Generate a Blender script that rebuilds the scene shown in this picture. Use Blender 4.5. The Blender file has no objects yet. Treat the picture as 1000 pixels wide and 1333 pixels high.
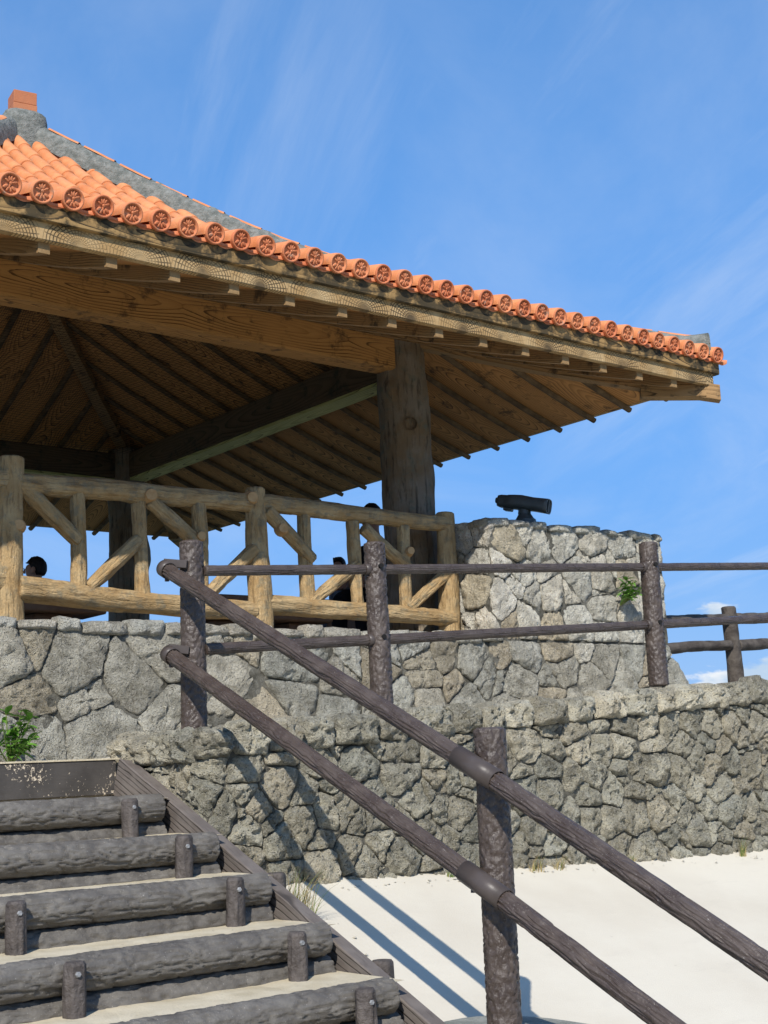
import bpy, math, random
import numpy as np
from mathutils import Vector, Matrix, noise
random.seed(7)
S = bpy.context.scene
COL = S.collection
# ------------------------------------------------------------------ camera
# world frame: origin at the photographer's eye, X along the pavilion front, Y away into the pavilion
ROLL, PITCH, AZ = math.radians(2.5), math.radians(10.4), math.radians(50.8)
fh = Vector((math.cos(AZ), math.sin(AZ), 0)); rh = Vector((math.sin(AZ), -math.cos(AZ), 0)); UP = Vector((0, 0, 1))
fw = fh * math.cos(PITCH) + UP * math.sin(PITCH); uu = UP * math.cos(PITCH) - fh * math.sin(PITCH)
cr = rh * math.cos(ROLL) - uu * math.sin(ROLL); cu = uu * math.cos(ROLL) + rh * math.sin(ROLL)
cam = bpy.data.cameras.new('camera'); camo = bpy.data.objects.new('camera', cam); COL.objects.link(camo)
camo.matrix_world = Matrix(((cr.x, cu.x, -fw.x, 0), (cr.y, cu.y, -fw.y, 0), (cr.z, cu.z, -fw.z, 0), (0, 0, 0, 1)))
cam.sensor_fit = 'VERTICAL'; cam.sensor_height = 24; cam.lens = 24 * 1777 / 1333
cam.clip_start = .05; cam.clip_end = 60000
S.camera = camo
# ------------------------------------------------------------------ sky and sun
SUN = Vector((-.90, -.875, 1)).normalized()
EL = math.asin(SUN.z); ROT = math.atan2(SUN.x, SUN.y)
W = bpy.data.worlds.new('World'); S.world = W; W.use_nodes = True
def build_world():
    nt = W.node_tree; nt.nodes.clear(); L = nt.links
    def N(t, **k):
        n = nt.nodes.new(t)
        for a, b in k.items(): setattr(n, a, b)
        return n
    def M(op, a, b=0.0, c=None):
        n = N('ShaderNodeMath', operation=op)
        for i, v in enumerate((a, b, c)):
            if v is None: continue
            if hasattr(v, 'is_output'): L.new(v, n.inputs[i])
            else: n.inputs[i].default_value = v
        return n.outputs[0]
    def rng(v, a, b, c=0.0, d=1.0):
        n = N('ShaderNodeMapRange', interpolation_type='SMOOTHSTEP'); L.new(v, n.inputs[0])
        for i, x in enumerate((a, b, c, d)): n.inputs[i + 1].default_value = x
        return n.outputs[0]
    sky = N('ShaderNodeTexSky', sky_type='NISHITA', sun_disc=False, sun_elevation=EL, sun_rotation=ROT,
            altitude=0, air_density=1.0, dust_density=.1, ozone_density=3.0)
    hs = N('ShaderNodeHueSaturation'); hs.inputs['Saturation'].default_value = 1.20; hs.inputs['Value'].default_value = .76
    hs.inputs['Hue'].default_value = .497
    L.new(sky.outputs[0], hs.inputs['Color'])
    tc = N('ShaderNodeTexCoord'); sp = N('ShaderNodeSeparateXYZ'); L.new(tc.outputs['Generated'], sp.inputs[0])
    x, y, z = sp.outputs
    # clouds live on a flat layer: direction divided by elevation
    zc = M('MAXIMUM', M('ADD', z, .08), .02)
    cx, cy = M('DIVIDE', x, zc), M('DIVIDE', y, zc)
    def layer(ax, sx, sy, scale, detail, rough, dist, seed):
        a = math.radians(ax)
        p = M('ADD', M('MULTIPLY', cx, math.cos(a)), M('MULTIPLY', cy, math.sin(a)))
        q = M('SUBTRACT', M('MULTIPLY', cy, math.cos(a)), M('MULTIPLY', cx, math.sin(a)))
        cmb = N('ShaderNodeCombineXYZ'); L.new(M('MULTIPLY', p, sx), cmb.inputs[0]); L.new(M('MULTIPLY', q, sy), cmb.inputs[1]); cmb.inputs[2].default_value = seed
        n = N('ShaderNodeTexNoise'); L.new(cmb.outputs[0], n.inputs['Vector'])
        n.inputs['Scale'].default_value = scale; n.inputs['Detail'].default_value = detail
        n.inputs['Roughness'].default_value = rough; n.inputs['Distortion'].default_value = dist
        return n.outputs['Fac']
    streak = layer(66, .26, 1.9, 1.5, 8, .62, .5, 9.2)
    patch = layer(66, .5, .9, .75, 3, .5, .2, 2.9)
    ci = M('MULTIPLY', rng(streak, .44, .80), rng(patch, .38, .66))
    veil = M('MULTIPLY', rng(layer(40, .6, 1.1, 1.0, 7, .62, .8, 6.1), .36, .80), .22)
    cirrus = M('MULTIPLY', M('MAXIMUM', M('MULTIPLY', ci, .42), veil), rng(z, .03, .2))
    # low cumulus bank just over the horizon
    cmb = N('ShaderNodeCombineXYZ'); az = M('ARCTAN2', y, x)
    L.new(M('MULTIPLY', az, 4.2), cmb.inputs[0]); L.new(M('MULTIPLY', z, 9.0), cmb.inputs[1])
    n = N('ShaderNodeTexNoise'); L.new(cmb.outputs[0], n.inputs['Vector']); n.inputs['Scale'].default_value = 2.6; n.inputs['Detail'].default_value = 7; n.inputs['Roughness'].default_value = .55
    cu_m = rng(M('ADD', n.outputs['Fac'], M('MULTIPLY', z, -4.3)), .20, .26)
    cu_m = M('MULTIPLY', cu_m, .92)
    n2 = N('ShaderNodeTexNoise'); L.new(cmb.outputs[0], n2.inputs['Vector']); n2.inputs['Scale'].default_value = 5.5; n2.inputs['Detail'].default_value = 4
    haze = rng(z, .0, .2, .35, 0.0)
    def mix(f, a, b):
        m = N('ShaderNodeMix', data_type='RGBA')
        if hasattr(f, 'is_output'): L.new(f, m.inputs[0])
        else: m.inputs[0].default_value = f
        for i, v in ((6, a), (7, b)):
            if hasattr(v, 'is_output'): L.new(v, m.inputs[i])
            else: m.inputs[i].default_value = (*v, 1)
        return m.outputs[2]
    g = SKYGAIN
    deep = mix(rng(z, .02, .6, .88, .45), hs.outputs[0], (.52 * g, 1.42 * g, 3.45 * g))
    c = mix(haze, deep, (1.7 * g, 2.6 * g, 3.9 * g))
    c = mix(cirrus, c, (3.3 * g, 3.6 * g, 4.0 * g))
    c = mix(cu_m, c, mix(rng(n2.outputs['Fac'], .4, .62), (3.8 * g, 3.9 * g, 4.0 * g), (2.2 * g, 2.8 * g, 3.5 * g)))
    bg = N('ShaderNodeBackground'); bg.inputs['Strength'].default_value = SKY_STRENGTH; L.new(c, bg.inputs['Color'])
    out = N('ShaderNodeOutputWorld'); L.new(bg.outputs[0], out.inputs['Surface'])
SKYGAIN, SKY_STRENGTH = 1.0, .15
build_world()
sl = bpy.data.lights.new('sun', 'SUN'); sl.energy = 3.2; sl.angle = math.radians(.5); sl.color = (1, .95, .87)
so = bpy.data.objects.new('sun', sl); COL.objects.link(so); so.location = SUN * 60
so.rotation_euler = SUN.to_track_quat('Z', 'Y').to_euler()
S.view_settings.view_transform = 'Standard'; S.view_settings.look = 'None'; S.view_settings.gamma = 1
S.view_settings.use_curve_mapping = False; S.view_settings.exposure = 0.7
S.render.engine = 'CYCLES'; S.cycles.max_bounces = 8; S.cycles.diffuse_bounces = 5; S.cycles.use_denoising = True
S.cycles.caustics_reflective = False; S.cycles.caustics_refractive = False

# ------------------------------------------------------------------ helpers
WM = {}
def link(name, data, M=None, parent=None):
    o = bpy.data.objects.new(name, data); COL.objects.link(o)
    M = M if M is not None else Matrix.Identity(4)
    WM[o] = M.copy()
    if parent:
        o.parent = parent; o.matrix_basis = WM[parent].inverted() @ M
    else: o.matrix_basis = M
    return o
def T(x, y=None, z=None): return Matrix.Translation(x if y is None else (x, y, z))
def thing(name, label, cat, loc=(0, 0, 0), group=None):
    o = link(name, None, T(Vector(loc))); o.empty_display_size = .1
    return tag(o, label, cat, group)
def tag(o, label, cat, group=None):
    o['label'] = label; o['category'] = cat
    if group: o['group'] = group
    return o
def structure(o): o['kind'] = 'structure'; return o
def stuff(o): o['kind'] = 'stuff'; return o
def mesh(name, v, f, m, smooth=True, uv=None):
    me = bpy.data.meshes.new(name); me.from_pydata([tuple(p) for p in v], [], f)
    if m: me.materials.append(m)
    if smooth: me.polygons.foreach_set('use_smooth', [True] * len(me.polygons))
    if uv is not None:
        l = me.uv_layers.new(name='UVMap'); idx = np.empty(len(me.loops), dtype=np.int32); me.loops.foreach_get('vertex_index', idx)
        l.data.foreach_set('uv', np.asarray(uv, dtype=np.float32)[idx].ravel())
    me.update(); return me
class MB:
    def __init__(s): s.v, s.f = [], []
    def add(s, v, f, M=None):
        b = len(s.v); s.v += [tuple(M @ Vector(p)) if M is not None else tuple(p) for p in v]; s.f += [tuple(i + b for i in q) for q in f]; return s
    def build(s, name, m, M=None, parent=None, smooth=False): return link(name, mesh(name, s.v, s.f, m, smooth), M, parent)
def boxgeo(x0, x1, y0, y1, z0, z1):
    return ([(x0, y0, z0), (x1, y0, z0), (x1, y1, z0), (x0, y1, z0), (x0, y0, z1), (x1, y0, z1), (x1, y1, z1), (x0, y1, z1)],
            [(0, 3, 2, 1), (4, 5, 6, 7), (0, 1, 5, 4), (1, 2, 6, 5), (2, 3, 7, 6), (3, 0, 4, 7)])
def frameZ(p0, p1):
    p0, p1 = Vector(p0), Vector(p1); d = p1 - p0
    return T(p0) @ d.to_track_quat('Z', 'Y').to_matrix().to_4x4(), d.length
def frameY(p0, p1, up=(0, 0, 1)):          # local Y runs p0 -> p1, local Z as near 'up' as it can
    p0, p1 = Vector(p0), Vector(p1); y = (p1 - p0); L = y.length; y.normalize()
    x = y.cross(Vector(up)).normalized(); z = x.cross(y)
    return T(p0) @ Matrix((x, y, z)).transposed().to_4x4(), L
def bevel(o, w=.006, seg=2):
    b = o.modifiers.new('bevel', 'BEVEL'); b.width = w; b.segments = seg; b.limit_method = 'ANGLE'; b.angle_limit = math.radians(40); return o
def plank(name, L, w, h, m, bow=0.0, seed=0, ny=12):
    """board along local Y, chamfered, uv = metres (across, along)"""
    prof = []; c = min(w, h) * .07
    for sx, sz in ((-1, -1), (1, -1), (1, 1), (-1, 1)):
        a = [(sx * (w / 2 - c), sz * h / 2), (sx * w / 2, sz * (h / 2 - c))]
        if (sx, sz) in ((1, -1), (-1, 1)): prof += a
        else: prof += a[::-1]
    per = [0.0]; n = len(prof)
    for i in range(n): per.append(per[-1] + math.dist(prof[i], prof[(i + 1) % n]))
    v, f, uv = [], [], []
    for j in range(ny + 1):
        y = L * j / ny
        for i in range(n + 1):
            x, z = prof[i % n]
            w1 = 1 + .012 * noise.noise((seed * 3.1 + i * .7, y * 1.3, seed))
            v.append((x * w1, y, z * w1)); uv.append(((z if abs(abs(x) - w / 2) < 1e-6 else x) + (.5 if abs(abs(x) - w / 2) < 1e-6 else 0) * 0, y))
    m1 = n + 1
    for j in range(ny):
        for i in range(n): a = j * m1 + i; f.append((a, a + m1, a + m1 + 1, a + 1)[::-1])
    b = len(v)
    for y, s in ((0, 0), (L, ny)):
        o = len(v)
        for i in range(n):
            q = v[s * m1 + i]; v.append(q); uv.append((q[0], q[2] * 3))
        f.append(tuple(range(o, o + n)) if y == 0 else tuple(range(o + n - 1, o - 1, -1)))
    return mesh(name, v, f, m, False, uv)
def log(name, L, r0, r1, m, seg=20, ds=.05, seed=0, wob=0.0, amp=.0, kind=None, knots=(), end=.25, flat=0.0, relief=1.0):
    """tapered log along local Z with a worked surface; kind picks the relief"""
    nz = max(3, int(L / ds)); v, f = [], []
    zs = [0, .012 * end * 4] + [L * (i + 1) / (nz + 1) for i in range(nz)] + [L - .012 * end * 4, L]
    zs = sorted(set(max(0, min(L, z)) for z in zs)); n = len(zs)
    for k, z in enumerate(zs):
        t = z / L; r = r0 + (r1 - r0) * t
        ox = wob * noise.noise((z * .9 + seed * 7.3, seed, .3)); oy = wob * noise.noise((z * .9, seed * 5.1, 9.3))
        e = 1 - .16 * end / .25 if k in (0, n - 1) else 1
        for i in range(seg):
            a = 2 * math.pi * i / seg; c, s = math.cos(a), math.sin(a)
            d = 0.0
            if amp: d += amp * r * noise.noise((c * 1.1 + seed * 3, s * 1.1, z * 2.2 + seed)) + amp * .5 * r * noise.noise((c * 2.5, s * 2.5 + seed, z * 5))
            if kind == 'braid':     # long interlaced grooves running down a rail
                w = noise.noise((c * 1.4 + seed, s * 1.4, z * 7)) * 2.4 + noise.noise((c * 2.6, s * 2.6 + seed, z * 17)) * 1.4
                w2 = noise.noise((c * 1.5, s * 1.5 + seed, z * 8 + 9)) * 2.8
                e1 = math.exp(-(math.sin(a * 6.5 + w) / .5) ** 2); e2 = math.exp(-(math.sin(a * 6.5 - w2 + 1) / .45) ** 2)
                d -= relief * .0080 * max(e1, e2 * .75) * max(.25, .85 + .6 * noise.noise((c * 2 + 5, s * 2, z * 6 + seed)))
            elif kind == 'dimple':  # hammered bark of the posts
                g = abs(noise.noise((c * r * 50 + seed, s * r * 50, z * 32))); g2 = noise.noise((c * r * 110, s * r * 110 + seed, z * 80))
                d += .0100 * (min(.22, g) * 4.5 - .8) + .0028 * g2
            elif kind == 'bark':    # step logs: lapped strips
                wz = z * 5.5 + .8 * noise.noise((z * 9, a * 1.5, seed)); wa = .25 * noise.noise((z * 7, a, seed + 4))
                ca, sa = math.cos(a + wa), math.sin(a + wa)
                g = abs(noise.noise((ca * r * 56 + seed, sa * r * 56, wz * 1.5))); g2 = noise.noise((c * r * 110, s * r * 110, z * 34 + seed))
                d += .0125 * (min(.20, g) * 5 - .85) + .0036 * g2
            elif kind == 'wood':    # carved cement logs: shallow length-wise cuts
                g = noise.noise((c * 3.2 + seed, s * 3.2, z * 1.6)); g2 = noise.noise((c * 7 + seed, s * 7, z * 3.5))
                d += .009 * g + .006 * (min(.2, abs(g2)) * 5 - .6)
            for (kz, ka, kh, kw) in knots:
                da = (a - ka + math.pi) % (2 * math.pi) - math.pi
                d += kh * math.exp(-((z - kz) / kw) ** 2 - (da * r / kw) ** 2)
            rr = (r + d) * e
            y = s * rr
            if flat and y > r * (1 - flat): y = r * (1 - flat)
            v.append((c * rr + ox, y + oy, z))
        if k == 0: o0 = (ox, oy)
    for k in range(n - 1):
        for i in range(seg):
            a, b = k * seg + i, k * seg + (i + 1) % seg; f.append((a, b, b + seg, a + seg))
    v.append((o0[0], o0[1], 0)); v.append((ox, oy, L)); c0 = len(v) - 2
    for i in range(seg):
        f.append((c0, (i + 1) % seg, i)); b = (n - 1) * seg; f.append((c0 + 1, b + i, b + (i + 1) % seg))
    me = mesh(name, v, f, m); sm = [True] * (len(f) - 2 * seg) + [False] * (2 * seg)
    me.polygons.foreach_set('use_smooth', sm); return me
def put_log(name, p0, p1, r0, r1, m, parent, **k):
    M, L = frameZ(p0, p1); return link(name, log(name, L, r0, r1, m, **k), M, parent)
def lathe(prof, seg=24):                     # (r, z) profile about local Z
    v, f = [], []
    for r, z in prof: v += [(r * math.cos(2 * math.pi * i / seg), r * math.sin(2 * math.pi * i / seg), z) for i in range(seg)]
    for k in range(len(prof) - 1):
        for i in range(seg):
            a, b = k * seg + i, k * seg + (i + 1) % seg; f.append((a, b, b + seg, a + seg))
    return v, f

# ------------------------------------------------------------------ materials
class NT:
    def __init__(s, name, rough=.8, spec=.3):
        s.m = bpy.data.materials.new(name); s.m.use_nodes = True; s.t = s.m.node_tree; s.b = s.t.nodes['Principled BSDF']
        s.b.inputs['Roughness'].default_value = rough; s.b.inputs['Specular IOR Level'].default_value = spec
        s.tc = s.N('ShaderNodeTexCoord'); s.oi = s.N('ShaderNodeObjectInfo'); s.P = s.tc.outputs['Object']
    def N(s, t, **k):
        n = s.t.nodes.new(t)
        for a, b in k.items(): setattr(n, a, b)
        return n
    def set(s, sock, v):
        if hasattr(v, 'is_output'): s.t.links.new(v, sock)
        elif sock.type == 'RGBA' and len(v) == 3: sock.default_value = (*v, 1)
        else: sock.default_value = v
    def M(s, op, a, b=0.0, c=0.0):
        n = s.N('ShaderNodeMath', operation=op)
        for i, v in enumerate((a, b, c)): s.set(n.inputs[i], v)
        return n.outputs[0]
    def V(s, op, a, b=(0, 0, 0)):
        n = s.N('ShaderNodeVectorMath', operation=op); s.set(n.inputs[0], a); s.set(n.inputs[1], b); return n.outputs[0]
    def vary(s, p=None, k=37.0):              # shift the pattern from object to object
        c = s.N('ShaderNodeCombineXYZ'); 
        for i in range(3): s.set(c.inputs[i], s.M('MULTIPLY', s.oi.outputs['Random'], k * (1 + .37 * i)))
        return s.V('ADD', p or s.P, c.outputs[0])
    def noise(s, p, scale, detail=4, rough=.55, dist=0.0):
        n = s.N('ShaderNodeTexNoise'); s.set(n.inputs['Vector'], p)
        for k, v in (('Scale', scale), ('Detail', detail), ('Roughness', rough), ('Distortion', dist)): n.inputs[k].default_value = v
        return n.outputs['Fac']
    def voro(s, p, scale, feature='F1'):
        n = s.N('ShaderNodeTexVoronoi', feature=feature); s.set(n.inputs['Vector'], p); n.inputs['Scale'].default_value = scale; return n.outputs['Distance']
    def rng(s, v, a, b, c=0.0, d=1.0, smooth=True):
        n = s.N('ShaderNodeMapRange', interpolation_type='SMOOTHSTEP' if smooth else 'LINEAR'); s.set(n.inputs[0], v)
        for i, x in enumerate((a, b, c, d)): s.set(n.inputs[i + 1], x)
        return n.outputs[0]
    def mix(s, f, a, b, blend='MIX'):
        n = s.N('ShaderNodeMix', data_type='RGBA', blend_type=blend); s.set(n.inputs[0], f); s.set(n.inputs[6], a); s.set(n.inputs[7], b); return n.outputs[2]
    def bump(s, h, dist, strength=1.0, prev=None):
        n = s.N('ShaderNodeBump'); s.set(n.inputs['Height'], h); n.inputs['Distance'].default_value = dist; n.inputs['Strength'].default_value = strength
        if prev: s.set(n.inputs['Normal'], prev)
        return n.outputs[0]
    def done(s, col, bmp=None, rough=None):
        s.set(s.b.inputs['Base Color'], col)
        if bmp: s.set(s.b.inputs['Normal'], bmp)
        if rough is not None: s.set(s.b.inputs['Roughness'], rough)
        return s.m
def xyz(n, a, b, c):
    k = n.N('ShaderNodeCombineXYZ')
    for i, v in enumerate((a, b, c)): n.set(k.inputs[i], v)
    return k.outputs[0]
def stone_mat():
    n = NT('coral_limestone', .95, .12); p = n.vary(); col = n.oi.outputs['Color']; al = n.oi.outputs['Alpha']
    big = n.noise(p, 6, 5, .6); mid = n.noise(p, 30, 7, .72, .4); fine = n.noise(p, 85, 6, .75)
    c = n.mix(n.rng(big, .35, .66), n.mix(1, col, (.72, .70, .64), 'MULTIPLY'), n.mix(1, col, (1.26, 1.24, 1.16), 'MULTIPLY'))
    c = n.mix(n.M('MULTIPLY', n.rng(mid, .50, .62), .62), c, n.mix(.5, n.mix(1, col, (1.75, 1.7, 1.6), 'MULTIPLY'), (.56, .53, .46)))   # bleached lime
    dark = n.rng(n.M('ADD', n.noise(p, 15, 8, .78), n.M('MULTIPLY', al, .26)), .55, .68)
    c = n.mix(n.M('MULTIPLY', dark, .58), c, (.072, .068, .052))                           # black algae
    pit = n.rng(n.M('ADD', n.voro(p, 62), n.M('MULTIPLY', n.noise(p, 22, 4), .7)), .62, .44)
    c = n.mix(n.M('MULTIPLY', pit, .6), c, (.11, .10, .075))
    c = n.mix(n.M('MULTIPLY', n.rng(fine, .55, .63), .65), c, (.70, .67, .60)); c = n.mix(n.M('MULTIPLY', n.rng(fine, .45, .37), .65), c, (.07, .064, .05))
    h = n.M('ADD', n.M('MULTIPLY', mid, 1.2), n.M('ADD', n.M('MULTIPLY', fine, .7), n.M('MULTIPLY', pit, -.6)))
    return n.done(c, n.bump(h, .07, 1.0))
def mortar_mat():
    n = NT('wall_mortar', .97, .1); a = n.noise(n.P, 14, 6, .7); b = n.noise(n.P, 80, 4, .7)
    c = n.mix(n.rng(a, .35, .7), (.06, .056, .044), (.25, .238, .20)); return n.done(n.mix(n.rng(b, .4, .7), c, (.15, .142, .115)), n.bump(n.M('ADD', a, b), .03, .8))
def brown_mat(name, base, pale, rough, fine):
    n = NT(name, rough, .45); p = n.vary(); a = n.noise(p, 9, 5, .6); g = n.noise(p, fine, 5, .65)
    c = n.mix(n.rng(a, .35, .7), base, pale)
    c = n.mix(n.M('MULTIPLY', n.rng(g, .63, .72), .5), c, tuple(min(1, x * 2.6 + .05) for x in base))
    sp = n.noise(p, 150, 2, .5); c = n.mix(n.M('MULTIPLY', n.rng(sp, .70, .74), .55), c, (.5, .47, .43))
    return n.done(c, n.bump(n.M('ADD', g, n.M('MULTIPLY', n.noise(n.V('MULTIPLY', p, (1, 1, .35)), fine * .55, 3, .5, .6), .8)), .0045, .8), n.rng(a, .3, .7, rough - .09, rough + .12))
def grain_mat(name, base, late, line, freq=40.0, pitch=.9, stain=(0, 0, 0), stain_amt=0.0, rough=.75, cath=.10, bump=.006):
    """stamped wood grain in board coordinates (uv in metres: across, along)"""
    n = NT(name, rough, .25); sp = n.N('ShaderNodeSeparateXYZ'); n.set(sp.inputs[0], n.tc.outputs['UV']); u, v = sp.outputs[0], sp.outputs[1]
    r = n.oi.outputs['Random']; v2 = n.M('ADD', v, n.M('MULTIPLY', r, 13.0))
    q = xyz(n, n.M('MULTIPLY', u, 3), n.M('MULTIPLY', v2, .9), n.M('MULTIPLY', r, 40))
    wn = n.noise(q, 1.6, 1.5, .4); fine = n.noise(xyz(n, n.M('MULTIPLY', u, 90), n.M('MULTIPLY', v2, 5), r), 1, 4, .6)
    uo = n.M('ADD', n.M('ADD', u, n.M('MULTIPLY', n.M('SUBTRACT', r, .5), .08)), n.M('MULTIPLY', n.M('SUBTRACT', wn, .5), .075))
    pp = n.M('MULTIPLY', n.M('PINGPONG', v2, pitch), cath)
    rad = n.M('SQRT', n.M('ADD', n.M('MULTIPLY', uo, uo), n.M('MULTIPLY', pp, pp)))
    ring = n.M('FRACT', n.M('MULTIPLY', n.M('ADD', rad, n.M('MULTIPLY', fine, .006)), freq))
    lateband = n.rng(ring, .1, .95, smooth=False); ln = n.M('MULTIPLY', n.rng(ring, .80, .93), n.rng(n.noise(q, 1.1, 3), .35, .6))
    c = n.mix(n.rng(n.M('MULTIPLY', lateband, n.M('ADD', wn, .4)), .1, .9), base, late)
    c = n.mix(n.M('MULTIPLY', ln, .85), c, line)
    c = n.mix(n.M('MULTIPLY', n.rng(fine, .5, .8), .3), c, line)
    if stain_amt:
        st = n.rng(n.M('ADD', n.noise(n.vary(), 4.5, 7, .7), stain_amt), .47, .60); c = n.mix(n.M('MULTIPLY', st, .85), c, stain)
    h = n.M('SUBTRACT', n.M('MULTIPLY', fine, .35), n.M('MULTIPLY', ln, .9))
    return n.done(c, n.bump(h, bump, .9))
def rail_wood_mat():
    n = NT('carved_cement_log', .85, .2); p = n.vary(); sc = n.V('MULTIPLY', p, (1, 1, .16))
    a = n.noise(p, 5, 5, .6); g = n.noise(sc, 42, 6, .65, .4); k = n.noise(p, 11, 6, .7)
    c = n.mix(n.rng(a, .3, .7), (.42, .27, .12), (.54, .39, .205))
    c = n.mix(n.M('MULTIPLY', n.rng(k, .50, .64), .62), c, (.22, .205, .145))
    c = n.mix(n.M('MULTIPLY', n.rng(g, .52, .64), .55), c, (.19, .12, .058))
    c = n.mix(n.M('MULTIPLY', n.rng(n.noise(p, 60, 4, .7), .6, .75), .5), c, (.66, .56, .42))
    return n.done(c, n.bump(n.M('ADD', g, n.M('MULTIPLY', k, .6)), .035, 1.0))
def flat_noise_mat(name, c0, c1, scale=6, rough=.85, bump=.006, spec=.25, fine=60, speck=None):
    n = NT(name, rough, spec); p = n.vary(); a = n.noise(p, scale, 6, .6); b = n.noise(p, fine, 4, .65)
    c = n.mix(n.rng(a, .3, .7), c0, c1)
    if speck: c = n.mix(n.rng(n.noise(p, speck[1], 5, .7), speck[2], speck[2] + .05), c, speck[0])
    return n.done(c, n.bump(n.M('ADD', a, b), bump, .7))
MAT = {}
MAT['stone'] = stone_mat(); MAT['mortar'] = mortar_mat()
MAT['brown'] = brown_mat('brown_bark_paint', (.060, .044, .036), (.092, .071, .059), .30, 110)
MAT['steplog'] = brown_mat('grey_brown_bark', (.096, .086, .074), (.156, .143, .124), .60, 110)
MAT['steel'] = flat_noise_mat('brown_sleeve', (.062, .05, .045), (.08, .066, .06), 9, .38, .001)
MAT['hole'] = flat_noise_mat('dark_recess', (.008, .008, .008), (.014, .013, .012))
MAT['bolt'] = flat_noise_mat('galvanised_bolt', (.20, .205, .21), (.30, .305, .31), 30, .42)
MAT['railwood'] = rail_wood_mat()
MAT['sawn'] = flat_noise_mat('sawn_end', (.42, .25, .11), (.52, .34, .17), 20, .85, .004)
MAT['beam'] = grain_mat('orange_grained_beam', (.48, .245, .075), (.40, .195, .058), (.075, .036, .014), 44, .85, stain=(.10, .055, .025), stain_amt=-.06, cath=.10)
MAT['board'] = grain_mat('soffit_board', (.54, .265, .088), (.38, .18, .058), (.05, .026, .012), 44, .75, stain=(.07, .045, .025), stain_amt=-.09, cath=.20)
MAT['rafter'] = grain_mat('rafter_wood', (.34, .205, .09), (.25, .145, .06), (.05, .034, .018), 60, 1.2, stain=(.04, .03, .02), stain_amt=-.06, cath=.06)
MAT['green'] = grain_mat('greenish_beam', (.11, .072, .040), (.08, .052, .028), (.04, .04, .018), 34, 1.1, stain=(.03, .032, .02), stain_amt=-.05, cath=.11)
MAT['algae_bounce'] = grain_mat('algae_bounce_board', (.52, .48, .19), (.40, .37, .13), (.14, .12, .04), 34, 1.1)  # algae green, lightened so bounce light is in the colour
MAT['pole'] = flat_noise_mat('dark_pole', (.085, .055, .03), (.19, .125, .065), 7, .85, .01)
MAT['pale'] = flat_noise_mat('pale_end_grain', (.25, .15, .064), (.31, .20, .095), 14, .85, .004)
MAT['upfascia'] = grain_mat('stained_fascia', (.36, .225, .09), (.22, .135, .052), (.02, .017, .011), 34, .7, stain=(.022, .022, .014), stain_amt=.045, cath=.12)
def fascia_mat():
    n = NT('stamped_end_grain_fascia', .85, .2); sp = n.N('ShaderNodeSeparateXYZ'); n.set(sp.inputs[0], n.P); x, y, z = sp.outputs
    cell = n.M('FLOOR', n.M('DIVIDE', y, .46)); wn = n.N('ShaderNodeTexWhiteNoise', noise_dimensions='1D'); n.set(wn.inputs['W'], cell)
    u = n.M('SUBTRACT', n.M('SUBTRACT', y, n.M('MULTIPLY', cell, .46)), n.M('ADD', .19, n.M('MULTIPLY', wn.outputs[0], .08)))
    v = n.M('ADD', z, .062); d = n.M('MULTIPLY', n.M('SUBTRACT', n.noise(n.P, 9, 3), .5), .03)
    r = n.M('ADD', n.M('SQRT', n.M('ADD', n.M('MULTIPLY', u, u), n.M('MULTIPLY', n.M('MULTIPLY', v, v), 1.5))), d); a = n.M('ARCTAN2', v, u)
    rf = n.M('ABSOLUTE', n.M('SUBTRACT', n.M('FRACT', n.M('MULTIPLY', r, 44)), .5))
    af = n.M('MULTIPLY', n.M('ABSOLUTE', n.M('SUBTRACT', n.M('FRACT', n.M('MULTIPLY', a, 4.6)), .5)), n.M('MULTIPLY', r, 9))
    lines = n.M('MAXIMUM', n.rng(rf, .20, .07), n.rng(af, .19, .07))
    lines = n.M('MULTIPLY', lines, n.rng(r, .26, .20))
    base = n.mix(n.rng(n.noise(n.P, 5, 6, .65), .35, .7), (.39, .245, .105), (.51, .36, .185))
    dirt = n.rng(n.noise(n.P, 1.7, 4, .6), .40, .58)
    c = n.mix(n.M('MULTIPLY', lines, n.M('ADD', .18, n.M('MULTIPLY', dirt, .66))), base, (.04, .03, .02))
    return n.done(c, n.bump(n.M('SUBTRACT', 1.0, lines), .006, .8))
MAT['fascia'] = fascia_mat()
def column_mat():
    n = NT('column_bark', .85, .2); p = n.P; sc = n.V('MULTIPLY', p, (1, 1, .14))
    g = n.noise(sc, 26, 7, .65, .5); a = n.noise(p, 2.6, 5, .6); k = n.noise(p, 9, 6, .7)
    c = n.mix(n.rng(a, .35, .65), (.20, .14, .08), (.255, .215, .165))
    c = n.mix(n.rng(k, .5, .72), c, (.14, .15, .115)); c = n.mix(n.M('MULTIPLY', n.rng(g, .5, .68), .75), c, (.035, .03, .024))
    c = n.mix(n.M('MULTIPLY', n.rng(n.noise(p, 5, 6, .7), .62, .74), .6), c, (.30, .15, .06))
    return n.done(c, n.bump(n.M('ADD', g, n.M('MULTIPLY', k, .4)), .028, .9))
MAT['column'] = column_mat()
def tile_mat(name, b0, b1, amt=.3):
    n = NT(name, .72, .3); p = n.vary(); a = n.noise(p, 9, 5, .6); f = n.noise(p, 70, 4, .6)
    c = n.mix(n.rng(a, .3, .7), b0, b1); c = n.mix(n.M('MULTIPLY', n.oi.outputs['Random'], .35), c, (.76, .35, .165))
    c = n.mix(n.M('MULTIPLY', n.rng(n.noise(p, 14, 6, .7), .54, .68), amt), c, (.30, .24, .18)); return n.done(c, n.bump(n.M('ADD', a, f), .005, .5))
MAT['tile'] = tile_mat('red_clay_tile', (.56, .18, .058), (.69, .265, .105)); MAT['disc'] = tile_mat('clay_end_disc', (.45, .125, .05), (.60, .19, .082), .7)
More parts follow.
